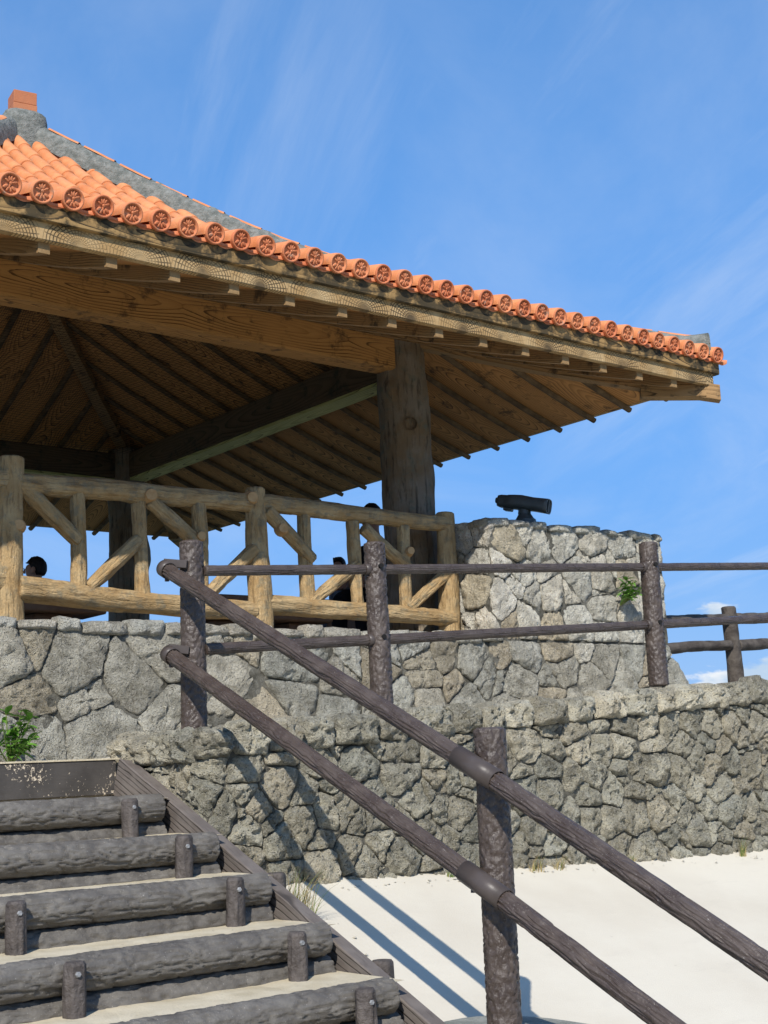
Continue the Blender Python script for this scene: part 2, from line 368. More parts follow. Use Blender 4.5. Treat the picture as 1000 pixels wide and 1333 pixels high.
MAT['ridge'] = flat_noise_mat('grey_ridge_mortar', (.13, .14, .125), (.26, .265, .24), 16, .92, .03, .15, 55, ((.62, .60, .56), 30, .66))
MAT['finial'] = tile_mat('finial_brick', (.27, .068, .028), (.34, .095, .04), .1)
MAT['slab'] = None
def slab_mat():
    n = NT('cream_concrete', .9, .2); p = n.P; a = n.noise(p, .9, 6, .6); b = n.noise(n.V('MULTIPLY', p, (1, 4, 1)), 2.2, 6, .65); f = n.noise(p, 130, 3, .6)
    c = n.mix(n.rng(a, .3, .7), (.555, .50, .40), (.62, .57, .465)); c = n.mix(n.M('MULTIPLY', n.rng(b, .55, .75), .30), c, (.48, .44, .36))
    c = n.mix(n.M('MULTIPLY', n.rng(n.noise(p, 17, 4, .6), .70, .76), .4), c, (.42, .38, .30))
    return n.done(c, n.bump(n.M('ADD', n.M('MULTIPLY', b, 1.5), f), .004, .5))
MAT['slab'] = slab_mat()
MAT['tread'] = flat_noise_mat('worn_sandy_tread', (.48, .41, .28), (.62, .545, .40), 5, .95, .008, .1, 90, ((.30, .26, .19), 24, .64))
MAT['stringer'] = None
def stringer_mat():
    n = NT('grooved_plank', .7, .3); p = n.P; sp = n.N('ShaderNodeSeparateXYZ'); n.set(sp.inputs[0], p); x, y, z = sp.outputs
    w = n.noise(n.V('MULTIPLY', p, (1, .5, 5)), 3, 4, .5)
    ln = n.rng(n.M('ABSOLUTE', n.M('SUBTRACT', n.M('FRACT', n.M('ADD', n.M('MULTIPLY', z, 34), n.M('MULTIPLY', w, 2.2))), .5)), .13, .02)
    g = n.noise(n.V('MULTIPLY', p, (1, .1, 1)), 90, 4, .6); a = n.noise(p, 6, 5, .6)
    c = n.mix(n.rng(a, .3, .7), (.118, .100, .088), (.168, .146, .130)); c = n.mix(n.M('MULTIPLY', n.rng(g, .5, .7), .4), c, (.05, .04, .036))
    c = n.mix(n.M('MULTIPLY', ln, .7), c, (.03, .025, .022)); return n.done(c, n.bump(n.M('SUBTRACT', n.M('MULTIPLY', g, .3), ln), .008, .8))
MAT['stringer'] = stringer_mat()
def riser_mat():
    n = NT('chipped_dark_board', .55, .35); p = n.P; a = n.noise(p, 6, 5, .6); g = n.noise(n.V('MULTIPLY', p, (1, .12, 1)), 60, 4, .6)
    c = n.mix(n.rng(a, .3, .7), (.046, .041, .037), (.078, .070, .063)); clus = n.rng(n.noise(p, 2.6, 3, .5), .40, .66)
    sp = n.rng(n.M('ADD', n.noise(p, 62, 5, .7), n.M('MULTIPLY', n.M('SUBTRACT', clus, .5), .16)), .615, .65)
    c = n.mix(sp, c, (.60, .51, .39)); return n.done(c, n.bump(n.M('ADD', n.M('MULTIPLY', g, .4), n.M('MULTIPLY', sp, -.6)), .006, .8))
MAT['riser'] = riser_mat()
MAT['fence'] = flat_noise_mat('dark_weathered_log', (.050, .040, .033), (.115, .098, .082), 8, .75, .02, .25, 45)
MAT['stake'] = flat_noise_mat('stake_bark', (.060, .050, .045), (.115, .098, .088), 14, .62, .02, .3, 38)
MAT['path'] = flat_noise_mat('path_concrete', (.42, .39, .32), (.55, .51, .43), 3, .95, .008, .1)
MAT['deck'] = flat_noise_mat('deck_stone', (.30, .28, .24), (.40, .37, .31), 3, .9, .006, .2)
MAT['earth'] = flat_noise_mat('hill_ground', (.16, .17, .08), (.30, .27, .17), .6, .95, .03, .1, 8)
MAT['sea'] = flat_noise_mat('sea_water', (.02, .10, .16), (.03, .14, .20), .01, .15, .05, .5, .3)
MAT['scope'] = flat_noise_mat('grey_green_metal', (.055, .064, .064), (.075, .085, .085), 8, .42, .001, .45)
MAT['glass'] = flat_noise_mat('lens', (.004, .006, .008), (.006, .008, .01), 3, .08, 0.0, .6)
MAT['leaf'] = flat_noise_mat('green_leaf', (.075, .20, .022), (.14, .29, .04), 9, .5, .002, .4)
MAT['grass'] = flat_noise_mat('green_grass', (.09, .15, .03), (.17, .21, .06), 5, .7, 0.001)
MAT['hay'] = flat_noise_mat('dry_grass', (.34, .26, .11), (.46, .37, .19), 5, .8, 0.001)
MAT['net'] = flat_noise_mat('black_net', (.006, .006, .007), (.01, .01, .011), 4, .8, 0.0)
MAT['bench'] = flat_noise_mat('brown_bench', (.17, .10, .062), (.24, .15, .095), 6, .7, .006, .3)
MAT['skin'] = flat_noise_mat('skin', (.38, .21, .14), (.43, .25, .17), 8, .6, .001)
MAT['hair'] = flat_noise_mat('black_hair', (.008, .007, .007), (.018, .015, .014), 40, .55, .01, .3)
MAT['navy'] = flat_noise_mat('navy_cloth', (.018, .028, .055), (.028, .04, .075), 8, .9, .006, .1)
MAT['blackcloth'] = flat_noise_mat('black_cloth', (.010, .010, .012), (.018, .018, .020), 8, .9, .006, .1)
MAT['greycloth'] = flat_noise_mat('blue_grey_cloth', (.12, .15, .19), (.17, .21, .26), 8, .9, .006, .1)

# ------------------------------------------------------------------ ground, sea, slopes
def ground_sheet():
    v, f = [(5, 8, -1.62)], []; seg = 48; rs = [14, 20, 26, 34, 46, 60, 80, 110, 140]
    for r in rs:
        z = -1.62 - 30 * (max(0, r - 22) / 118) ** 1.2
        for i in range(seg):
            a = 2 * math.pi * i / seg; v.append((5 + r * math.cos(a), 8 + r * math.sin(a), z + (.5 * noise.noise((r * .1, a * 3, 0)) if r > 24 else 0)))
    for i in range(seg): f.append((0, 1 + i, 1 + (i + 1) % seg))
    for k in range(len(rs) - 1):
        for i in range(seg): a, b = 1 + k * seg + i, 1 + k * seg + (i + 1) % seg; f.append((a, a + seg, b + seg, b))
    structure(link('ground', mesh('ground', v, f, MAT['earth'])))
ground_sheet()
structure(link('sea', mesh('sea', [(-30000, -30000, -26), (30000, -30000, -26), (30000, 30000, -26), (-30000, 30000, -26)], [(0, 1, 2, 3)], MAT['sea'])))
YW = 6.364
def zslope(x, y): return max(-.643 - .0294 * (x - 4.686) + .40 * (y - YW), -1.605 + .0 * x)
def slope_sheet():
    v, f = [], []; xs = np.linspace(3.86, 15, 60); ys = np.linspace(-6, 6.55, 70)
    for y in ys:
        for x in xs: v.append((x, y, zslope(x, y) + .006 * noise.noise((x * .6, y * .9, 0)) + .004 * noise.noise((x * 3, y * 3, 2))))
    n = len(xs)
    for j in range(len(ys) - 1):
        for i in range(n - 1): a = j * n + i; f.append((a, a + 1, a + n + 1, a + n))
    structure(link('concrete_slope', mesh('concrete_slope', v, f, MAT['slab'])))
slope_sheet()
b = MB(); b.add(*boxgeo(-5, 3.80, -6, 3.3, -1.9, -1.606)); structure(b.build('lower_landing', MAT['path']))
b = MB(); b.add(*boxgeo(-2, 3.86, 7.26, 8.46, -1.4, .068)); structure(b.build('upper_landing', MAT['path']))
def ramp():
    z0 = .16
    v = [(5.0, 6.55, z0 + .04), (14, 6.55, z0 + .0535 * 9.9), (14, 8.5, z0 + .0535 * 9.9), (5.0, 8.5, z0 + .04), (3.9, 8.5, .05), (3.9, 6.6, .05)]
    structure(link('ramp_path', mesh('ramp_path', v, [(0, 1, 2, 3), (0, 3, 4, 5)], MAT['path'], False)))
ramp()
b = MB(); b.add(*boxgeo(-1.0, 10.25, 8.72, 17.2, -1.6, 1.0)); structure(b.build('deck_floor', MAT['deck']))
b = MB(); b.add(*boxgeo(10.25, 15, 8.9, 12, -1.6, .62)); structure(b.build('terrace', MAT['path']))

# ------------------------------------------------------------------ stone masonry
def power_cells(region_ok, seeds, clips, reach):
    """power diagram of weighted seeds clipped by half planes (nx, ny, c): n.p <= c.  yields centre, [(angle, dist)]"""
    out = []
    for i, (x, y, w) in enumerate(seeds):
        if not region_ok(x, y): continue
        H = []
        for j, (a, b2, w2) in enumerate(seeds):
            if i == j: continue
            dx, dy = a - x, b2 - y; d = math.hypot(dx, dy)
            if d < 1e-6 or d > reach: continue
            H.append((dx / d, dy / d, (d * d + w - w2) / (2 * d)))
        for nx, ny, c in clips: H.append((nx, ny, c - nx * x - ny * y))
        poly = [(-reach, -reach), (reach, -reach), (reach, reach), (-reach, reach)]
        for nx, ny, c in H:
            q = []
            for k in range(len(poly)):
                p, r = poly[k], poly[(k + 1) % len(poly)]; a = nx * p[0] + ny * p[1] - c; bb = nx * r[0] + ny * r[1] - c
                if a <= 0: q.append(p)
                if (a < 0) != (bb < 0) and a != bb: t = a / (a - bb); q.append((p[0] + t * (r[0] - p[0]), p[1] + t * (r[1] - p[1])))
            poly = q
            if len(poly) < 3: break
        if len(poly) < 3: continue
        A = cx = cy = 0
        for k in range(len(poly)):
            p, r = poly[k], poly[(k + 1) % len(poly)]; cr_ = p[0] * r[1] - r[0] * p[1]; A += cr_; cx += (p[0] + r[0]) * cr_; cy += (p[1] + r[1]) * cr_
        if abs(A) < .0022: continue
        cx /= 3 * A; cy /= 3 * A; E = []
        for k in range(len(poly)):
            p, r = poly[k], poly[(k + 1) % len(poly)]; dx, dy = r[0] - p[0], r[1] - p[1]; l = math.hypot(dx, dy)
            if l < .004: continue
            nx, ny = dy / l, -dx / l; E.append((math.atan2(ny, nx), max(.012, nx * (p[0] - cx) + ny * (p[1] - cy))))
        out.append((x + cx, y + cy, E, abs(A) / 2))
    return out
def stone_mesh(E, gap, bulge, rough, pos, u0, v0, seed, seg=34, pw=15):
    """pillow stone on a curved wall: pos(u, v, depth) gives the world point"""
    fr = (0, .16, .32, .47, .61, .73, .84, .93, .985, 1.0); v, f = [], []
    rad = []
    for i in range(seg):
        t = 2 * math.pi * i / seg; s = 0
        for a, d in E:
            c = math.cos(t - a)
            if c > .02: s += (c / max(.01, d - gap)) ** pw
        r = s ** (-1 / pw); r *= 1 + .06 * noise.noise((math.cos(t) * 1.6 + seed, math.sin(t) * 1.6, seed * 1.7)) + .05 * noise.noise((math.cos(t) * 4 + seed, math.sin(t) * 4, seed * 1.3)) + .03 * noise.noise((math.cos(t) * 10 + seed, math.sin(t) * 10, seed)) ; rad.append(r)
    tx, ty = random.uniform(-.10, .10), random.uniform(-.10, .10)
    for k, q in enumerate(fr):
        for i in range(seg if k else 1):
            t = 2 * math.pi * i / seg; u, w = rad[i] * q * math.cos(t), rad[i] * q * math.sin(t)
            if k == len(fr) - 1: d = -.12
            else:
                d = bulge * (1 - q ** 4.5) - .010 + tx * u + ty * w
                P = Vector((u0 + u, v0 + w, seed * .77))
                n1 = noise.noise(P * 9); n2 = noise.noise(P * 22); n3 = noise.noise(P * 55); cellv = abs(noise.noise(P * 14 + Vector((5, 2, 1))))
                d += rough * (.8 * n1 + .75 * n2 + .5 * n3 - .5 * max(0, .22 - cellv) * 2.6) * (1 if q < .97 else .6)
                if q > .5: sh = 1 + .10 * rough / .02 * .5 * noise.noise(P * 30) ; u *= sh; w *= sh
            v.append(tuple(pos(u0 + u, v0 + w, d)))
    for i in range(seg): f.append((0, 1 + i, 1 + (i + 1) % seg))
    for k in range(len(fr) - 2):
        for i in range(seg): a, b2 = 1 + k * seg + i, 1 + k * seg + (i + 1) % seg; f.append((a, a + seg, b2 + seg, b2))
    return v, f
def masonry(parent, pos, clips, bbox, sw, sh, gap, bulge, rough, colour, region=lambda u, v: True, seg=34, rows_jit=.32):
    u0, u1, v0, v1 = bbox; seeds = []; nv = max(1, round((v1 - v0) / sh)); dv = (v1 - v0) / nv
    for j in range(0, nv):
        v = v0 + (j + .5) * dv; u = u0 - sw * random.random()
        while u < u1 + sw:
            w = sw * random.uniform(.5, 1.75)
            seeds.append((u + w / 2, v + random.uniform(-rows_jit, rows_jit) * dv, random.uniform(-1, 1) * (sw * .40) ** 2)); u += w
    for _ in range(int(len(seeds) * .30)): seeds.append((random.uniform(u0, u1), random.uniform(v0, v1), -(sw * random.uniform(.2, .42)) ** 2))
    n = 0
    for (cx, cy, E, A) in power_cells(lambda a, b2: u0 - .05 <= a <= u1 + .05 and v0 - .02 <= b2 <= v1 + .02, seeds, clips, sw * 3.2):
        if not region(cx, cy): continue
        sc = math.sqrt(A)
        v, f = stone_mesh(E, gap * random.uniform(.6, 1.5), bulge * (.6 + 1.2 * random.random()) * min(1.3, sc / .25), rough, pos, cx, cy, random.uniform(0, 90), seg)
        c = sum((Vector(p) for p in v), Vector()) / len(v)
        o = link('stone', mesh('stone', [Vector(p) - c for p in v], f, MAT['stone']), T(c), parent); o.color = colour(cx, cy); n += 1
    return n
def jit(c, k=.12, al=.3):
    s = 1 + random.uniform(-k, k); w = random.uniform(-.03, .03)
    return (max(0, c[0] * s * (1 + w)), c[1] * s, max(0, c[2] * s * (1 - w)), max(0, min(1, al + random.uniform(-.2, .2))))
def path_pos(pts, rad):
    """wall face along a poly-line in plan with a rounded corner; returns pos(u, v, depth), total length, corner u"""
    a, c, b2 = [Vector(p) for p in pts]; d1 = (c - a).normalized(); d2 = (b2 - c).normalized()
    l1 = (c - a).length - rad; arc = rad * math.pi / 2; l2 = (b2 - c).length - rad
    n1 = Vector((d1.y, -d1.x)); n2 = Vector((d2.y, -d2.x)); ctr = c - d1 * rad + (-n1) * rad
    def pos(u, v, d):
        if u < l1: p = a + d1 * u + n1 * d
        elif u < l1 + arc:
            t = (u - l1) / rad; n = n1 * math.cos(t) + n2 * math.sin(t); p = ctr + n * (rad + d)
        else: p = c + d2 * (rad + u - l1 - arc) + n2 * d
        return Vector((p.x, p.y, v))
    return pos, l1 + arc + l2, l1 + arc / 2
def backing(parent, pos, us, vlo, vhi, depth, thick, name='mortar_core', rgh=.016):
    v, f = [], []; nv = 14
    for u in us:
        a, b2 = vlo(u), vhi(u)
        for k in range(nv + 1):
            z = a + (b2 - a) * k / nv; v.append(pos(u, z, depth + rgh * noise.noise((u * 9, z * 9, 1)) + rgh * .7 * noise.noise((u * 24, z * 24, 4))))
        v.append(pos(u, b2 + .01 * noise.noise((u * 7, 3, 3)), depth - thick))
    m = nv + 2
    for i in range(len(us) - 1):
        for k in range(m - 1): a = i * m + k; f.append((a, a + m, a + m + 1, a + 1))
    return link(name, mesh(name, v, f, MAT['mortar']), None, parent)

# low retaining wall with the ramp on top
lw = thing('stone_wall', 'low rough coral stone wall between the cream slope and the brown ramp railing', 'wall', (7.5, 6.4, -.8))
pos, LW, uc = path_pos(((3.885, 7.34), (3.885, YW), (12.2, YW)), .12)
def xz(u): return 3.99 + (u - (LW - 8.21))
ztop = lambda u: .235 + .0535 * max(-.4, xz(u) - 3.97)
zbot = lambda u: -.72 - .0294 * max(-.4, xz(u) - 4.686)
us0 = np.linspace(-.02, LW, 200)
backing(lw, pos, us0, lambda u: zbot(u) - .1, lambda u: ztop(u) - .055, -.026, .34)
nrm = math.hypot(1, .0535); k0 = LW - 8.21; off = .235 + .0535 * (3.99 - k0 - 3.97)
clips = [(-.0535 / nrm, 1 / nrm, (off - .17) / nrm), (-.0294, -1.0, .74 + .0294 * (3.99 - k0 - 4.686))]
def lowcol(u, v):
    t = random.random()
    if v > ztop(u) - .42 and t < .45: return jit((.68, .63, .51), .14, .04)
    if t < .12: return jit((.58, .53, .42), .14, .12)
    return jit((.60, .56, .45), .18, .12) if u < 1.9 else jit((.55, .525, .435), .2, .2)
masonry(lw, pos, clips, (-.02, LW, -1.02, .62), .215, .165, .003, .028, .034, lowcol, lambda u, v: zbot(u) - .1 < v < ztop(u) - .12, 44)
# the pale top course, stones proud and uneven
def topcol(u, v):
    t = random.random(); return jit((.76, .71, .58), .14, .0) if t < .62 else jit((.54, .51, .42), .15, .2)
u = -.02
while u < LW - .1:
    w = random.uniform(.17, .36); h = random.uniform(.17, .235); zt = ztop(u + w / 2) + random.uniform(-.012, .035); zb = ztop(u + w / 2) - .178
    E = [(0, w / 2), (math.pi, w / 2), (math.pi / 2 + random.uniform(-.22, .22), (zt - zb) / 2), (-math.pi / 2 + random.uniform(-.1, .1), (zt - zb) / 2), (math.pi / 4, w * .42 + .03), (3 * math.pi / 4, w * .42 + .03)]
    v, f = stone_mesh(E, .004, random.uniform(.03, .08), .046, pos, u + w / 2, (zt + zb) / 2, random.uniform(0, 90), 44)
    c = sum((Vector(p) for p in v), Vector()) / len(v); o = link('stone', mesh('stone', [Vector(p) - c for p in v], f, MAT['stone']), T(c), lw); o.color = topcol(u, 0)
    # rubble bedded behind it closes the top of the wall
    v, f = stone_mesh(E, .004, .05, .025, lambda a, b2, d: pos(a, ztop(a) - .05 + d * .6, -.12 - (b2 - (ztop(a) - .1)) * .8), u + w / 2, (zt + zb) / 2, random.uniform(0, 90), 20)
    c = sum((Vector(p) for p in v), Vector()) / len(v); o = link('stone', mesh('stone', [Vector(p) - c for p in v], f, MAT['stone']), T(c), lw); o.color = topcol(u, 0)
    u += w
# deck wall
YD = 8.45
dw = thing('stone_wall', 'grey fieldstone deck wall of big blocks under the carved log railing', 'wall', (5, YD, 0))
dpos = lambda u, v, d: Vector((u, YD - d - max(0, .55 - v) * .0, v))
us1 = np.linspace(.6, 10.62, 150)
def batter(u): return 1.0 if u < 10.30 else 1.0 - (u - 10.30) * 1.45
backing(dw, dpos, us1, lambda u: -.1, lambda u: max(-.09, batter(u) - .03), -.020, .5)
def deckcol(u, v):
    t = random.random()
    if t < .18: return jit((.60, .54, .43), .12, .10)
    if v > .85: return jit((.74, .72, .65), .12, .05)
    return jit((.62, .605, .54), .15, .12)
cl = [(0, 1, .985), (0, -1, .12), (1.45 / 1.761, 1 / 1.761, (1.0 + 1.45 * 10.33) / 1.761)]
masonry(dw, dpos, cl + [(1, 0, 6.6)], (.6, 6.6, -.12, .99), .46, .30, .002, .017, .023, deckcol, seg=64, rows_jit=.48)
masonry(dw, dpos, cl + [(-1, 0, -6.6)], (6.6, 10.9, -.12, .99), .34, .24, .002, .020, .022, deckcol, lambda u, v: v < batter(u) + .05, seg=52, rows_jit=.40)
u = .6
while u < 8.0:      # thin irregular capping stones
    w = random.uniform(.16, .40); h = random.uniform(.03, .062)
    E = [(0, w / 2), (math.pi, w / 2), (math.pi / 2 + random.uniform(-.1, .1), h), (-math.pi / 2, h)]
    v, f = stone_mesh(E, .003, .05, .018, dpos, u + w / 2, 1.0 + random.uniform(-.012, .012), random.uniform(0, 90), 30)
    c = sum((Vector(p) for p in v), Vector()) / len(v); o = link('stone', mesh('stone', [Vector(p) - c for p in v], f, MAT['stone']), T(c), dw); o.color = jit((.70, .68, .62), .14, .08); u += w
# pillar block with the viewer on top
pb = thing('stone_block', 'tall pale coral stone block at the end of the log railing', 'pillar', (9.2, 8.6, 1.0))
bp, LB, uB = path_pos(((8.07, 8.98), (8.07, YD + .02), (10.36, YD + .02)), .05)
ztb = lambda u: 2.06
backing(pb, bp, np.linspace(0, LB, 90), lambda u: .98, lambda u: 2.02, -.017, .0)
def blockcol(u, v):
    t = random.random()
    if t < .16: return jit((.72, .63, .48), .1, .04)
    if u < .9: return jit((.95, .91, .82), .04, .0)
    return jit((.88, .85, .76), .10, .0)
masonry(pb, bp, [(0, 1, 2.035), (0, -1, -1.0), (-1, 0, .0), (1, 0, LB)], (0, LB, 1.0, 2.04), .31, .255, .003, .020, .024, blockcol, seg=54, rows_jit=.34)
u = 0.0
while u < LB - .05:
    w = min(random.uniform(.2, .42), LB - u); h = random.uniform(.02, .05)
    E = [(0, w / 2), (math.pi, w / 2), (math.pi / 2 + random.uniform(-.1, .1), h), (-math.pi / 2, h)]
    v, f = stone_mesh(E, .002, .04, .018, bp, u + w / 2, 2.025 + random.uniform(-.008, .008), random.uniform(0, 90), 28)
    c = sum((Vector(p) for p in v), Vector()) / len(v); o = link('stone', mesh('stone', [Vector(p) - c for p in v], f, MAT['stone']), T(c), pb); o.color = blockcol(u, 2); u += w
b = MB(); b.add(*boxgeo(8.10, 10.34, 8.505, 8.99, .98, 2.035)); b.build('mortar_core', MAT['mortar'], None, pb)

# ------------------------------------------------------------------ stairs
XL = 3.72
LOGS = [(6.55, -.114), (6.02, -.301), (5.57, -.485), (5.085, -.685), (4.62, -.880), (4.14, -1.075), (3.66, -1.265), (3.2, -1.45)]
def steps_body():
    b = MB(); zb = -1.9; ys = [7.24] + [y + .02 for y, z in LOGS]
    for k, (y, z) in enumerate(LOGS):
        nb = 10; y1 = ys[k]; v, f = [], []
        xs = np.linspace(.9, 3.785, 40)
        for j in range(5):
            for x in xs: v.append((x, y + .02 + (y1 + .06 - y) * j / 4, z - .020 + .006 * noise.noise((x * 5, y * 5 + j, 0)) + .004 * noise.noise((x * 17, j * 3, y))))
        for j in range(4):
            for i in range(39): a = j * 40 + i; f.append((a, a + 1, a + 41, a + 40))
        v += [(x, y + .10, q) for q in (zb, z - .03) for x in (.9, 3.785)]; m = len(v); f.append((m - 4, m - 3, m - 1, m - 2)); f.append((m - 2, m - 1, 39, 0))
        b.add(v, f)
    structure(b.build('stair_treads', MAT['tread']))
steps_body()
stair = thing('timber_stairs', 'flight of dark bark-textured log steps edged with a plank stringer', 'stairs', (2.3, 5.0, -1.5))
for k, (y, z) in enumerate(LOGS):
    r = .073
    near = k < 5
    put_log('tread_log', (.9, y + .03, z - r + .004), (XL + random.uniform(-.01, .03), y + .03, z - r + .004), r, r * .98, MAT['steplog'], stair, seg=64 if near else 24, ds=.011 if near else .04, seed=k + 1, kind='bark', wob=.010, end=.35)
    put_log('riser_log', (.9, y + .06, z - .215), (XL + .04, y + .06, z - .215), .074, .074, MAT['steplog'], stair, seg=52 if near else 20, ds=.013 if near else .05, seed=k + 21, kind='bark', wob=.006)
    for sx in (3.50, {2: 2.44, 3: 2.46, 4: 1.9}.get(k, 2.0), 1.15):
        yf = y - .078
        st = put_log('stake', (sx, yf, z - .235), (sx + random.uniform(-.008, .008), yf, z - random.uniform(0, .014)), .042, .040, MAT['stake'], stair, seg=26, ds=.014, seed=sx * 7 + k, kind='wood', end=.3, amp=.05)
        M, L = frameZ((sx - .004, yf - .036, z - .055), (sx - .004, yf - .050, z - .055)); mb = MB(); mb.add(*lathe([(0, L), (.009, L), (.0115, L * .6), (.0115, 0)], 6)); mb.build('bolt', MAT['bolt'], M, st)
# stringers
def stringer(x0, x1):
    zt = lambda y: .083 - .434 * (7.141 - y)
    cuts = [7.22, 4.47, 2.95]
    for a, c in zip(cuts, cuts[1:]):
        M, L = frameY(((x0 + x1) / 2, a - .003, zt(a) - .21), ((x0 + x1) / 2, c + .003, zt(c) - .21))
        o = link('stringer_board', plank('stringer_board', L, x1 - x0, .40, MAT['stringer'], ny=24), M, stair)
stringer(3.79, 3.868); stringer(.80, .885)
M, L = frameY((.86, 7.245, -.015), (3.80, 7.245, -.015)); link('riser_board', plank('riser_board', L, .085, .20, MAT['riser'], ny=20), M, stair)
M, L = frameY((.86, 7.245, .0885), (3.83, 7.245, .0885)); link('edge_strip', plank('edge_strip', L, .10, .010, MAT['tread'], ny=20), M, stair)
for y, zt in ((5.893, -.521), (5.06, -.878)):
    put_log('stub_stake', (4.0, y, zt - .5), (4.0, y, zt), .052, .05, MAT['stake'], stair, seg=20, ds=.03, seed=y, kind='wood')

# ------------------------------------------------------------------ brown railings
sr = thing('stair_railing', 'dark brown bark-textured handrail running down beside the log steps', 'railing', (3.91, 4.17, -1.05))
XR = 3.80
def post(parent, x, y, z0, z1, r, seed, name='post'):
    return put_log(name, (x, y, z0), (x, y, z1), r, r * .93, MAT['brown'], parent, seg=64, ds=.009, seed=seed, kind='dimple', end=.4, wob=.008)
post(sr, 3.912, 4.17, -1.45, .125, .070, 3); post(sr, 3.93, 1.75, -1.65, -.93, .079, 5)
def sleeve(parent, p0, p1, r, name='sleeve'):
    M, L = frameZ(p0, p1); mb = MB(); mb.add(*lathe([(r * .93, 0), (r, 0), (r, L), (r * .93, L)], 28)); return mb.build(name, MAT['steel'], M, parent, True)
U0, U1, U2 = Vector((XR, 6.615, 1.118)), Vector((XR, 4.142, -.037)), Vector((XR, 1.75, -1.220))
L0, L1, L2 = Vector((XR, 6.585, .640)), Vector((XR, 4.134, -.494)), Vector((XR, 1.92, -1.562))
RR = .0415
def bead(p, r, m, parent, name='bolt'):
    mb = MB(); mb.add(*lathe([(r, -r * .4), (r, r * .5), (r * .7, r * .9), (0, r * .9)], 10)); return mb.build(name, m, T(p), parent, True)
for i, (a, m_, c) in enumerate(((U0, U1, U2), (L0, L1, L2))):
    put_log('handrail', a, m_, RR, RR, MAT['brown'], sr, seg=100, ds=.008, seed=11 + i, kind='braid', end=.3)
    put_log('handrail', m_, c, RR, RR, MAT['brown'], sr, seg=100, ds=.008, seed=31 + i, kind='braid', end=.3)
    d = (m_ - a).normalized(); sleeve(sr, m_ - d * .12, m_ + d * .13, RR + .004)
    bead(m_ + d * .05 - Vector((0, 0, RR + .016)), .011, MAT['steel'], sr); bead(m_ - d * .07 - Vector((0, 0, RR + .016)), .011, MAT['steel'], sr)
    # end bracket: a bent strap round the rail tip and a lug to the corner post
    sleeve(sr, a - d * .004, a + d * .055, RR + .007, 'end_bracket')
    M, L = frameY(a + Vector((.01, .01, .030)), Vector((3.90, 6.53, a.z + .012))); link('bracket_lug', plank('bracket_lug', L, .06, .045, MAT['steel'], ny=2), M, sr)
    bead(a + d * .03 - Vector((0, 0, RR + .018)), .013, MAT['steel'], sr)
rr = thing('ramp_railing', 'dark brown bark-textured post and rail fence along the top of the low stone wall', 'railing', (6.5, 6.514, .3))
YR = 6.514
zu = lambda x: 1.10 + .0610 * (x - 3.99); zl = lambda x: .661 + .0646 * (x - 3.99)
PX = [3.945, 5.229, 7.815, 10.40]
for i, x in enumerate(PX):
    zt = (1.274, 1.345, 1.518, 1.68)[i]
    p = post(rr, x, YR + (.05 if i == 0 else 0), zt - 1.06, zt, (.071, .069, .072, .072)[i], 41 + i)
    if i in (1, 2):
        for z in (zu(x), zl(x)):
            dv = Vector((-.2, -.98, 0)); q = Vector((x, YR, z + .012)) + dv * .073
            M, L = frameZ(q - dv * .03, q + dv * .004); mb = MB(); mb.add(*lathe([(0, L), (.0150, L), (.0150, 0)], 16)); mb.build('bolt_hole', MAT['hole'], M, p)
for i in range(3):
    for zf, r in ((zu, .031), (zl, .033)):
        a, c = PX[i] + .05, PX[i + 1] - .05
        put_log('rail', (a, YR, zf(a)), (c, YR, zf(c)), r, r, MAT['brown'], rr, seg=80, ds=.010, relief=.7, seed=60 + i * 3 + r * 100, kind='braid', end=.2)
        sleeve(rr, (c - .045, YR, zf(c - .045)), (c + .02, YR, zf(c)), r + .004); bead(Vector((c - .02, YR, zf(c) - r - .014)), .010, MAT['steel'], rr)
for zf, r in ((zu, .034), (zl, .036)):
    put_log('rail', (10.45, YR, zf(10.45)), (12.2, YR, zf(12.2)), r, r, MAT['brown'], rr, seg=24, ds=.03, seed=88, kind='braid')
# concrete pad at the foot of the near post
def pad():
    n = 40; v = []
    for i in range(n):
        t = 2 * math.pi * i / n; c, q = math.cos(t), math.sin(t); wv = 1 + .03 * noise.noise((c * 3, q * 3, 0))
        v.append((4.02 + .33 * abs(c) ** .7 * (1 if c > 0 else -1) * wv, 4.10 + .56 * abs(q) ** .7 * (1 if q > 0 else -1) * wv))
    rings = [[(x, y, -1.10) for x, y in v], [(4.02 + (x - 4.02) * 1.06, 4.1 + (y - 4.1) * 1.05, -1.13) for x, y in v]]; rings.append([(x, y, -1.8) for x, y, z in rings[1]])
    f = [tuple(range(n))]
    for k in range(2):
        for i in range(n): a, c = k * n + i, k * n + (i + 1) % n; f.append((a, a + n, c + n, c))
    mb = MB(); mb.add(sum(rings, []), f); tag(mb.build('post_footing', flat_noise_mat('mossy_pad', (.20, .21, .18), (.33, .33, .29), 9, .9, .02)), 'grey concrete footing round the base of the nearest handrail post', 'footing')
pad()
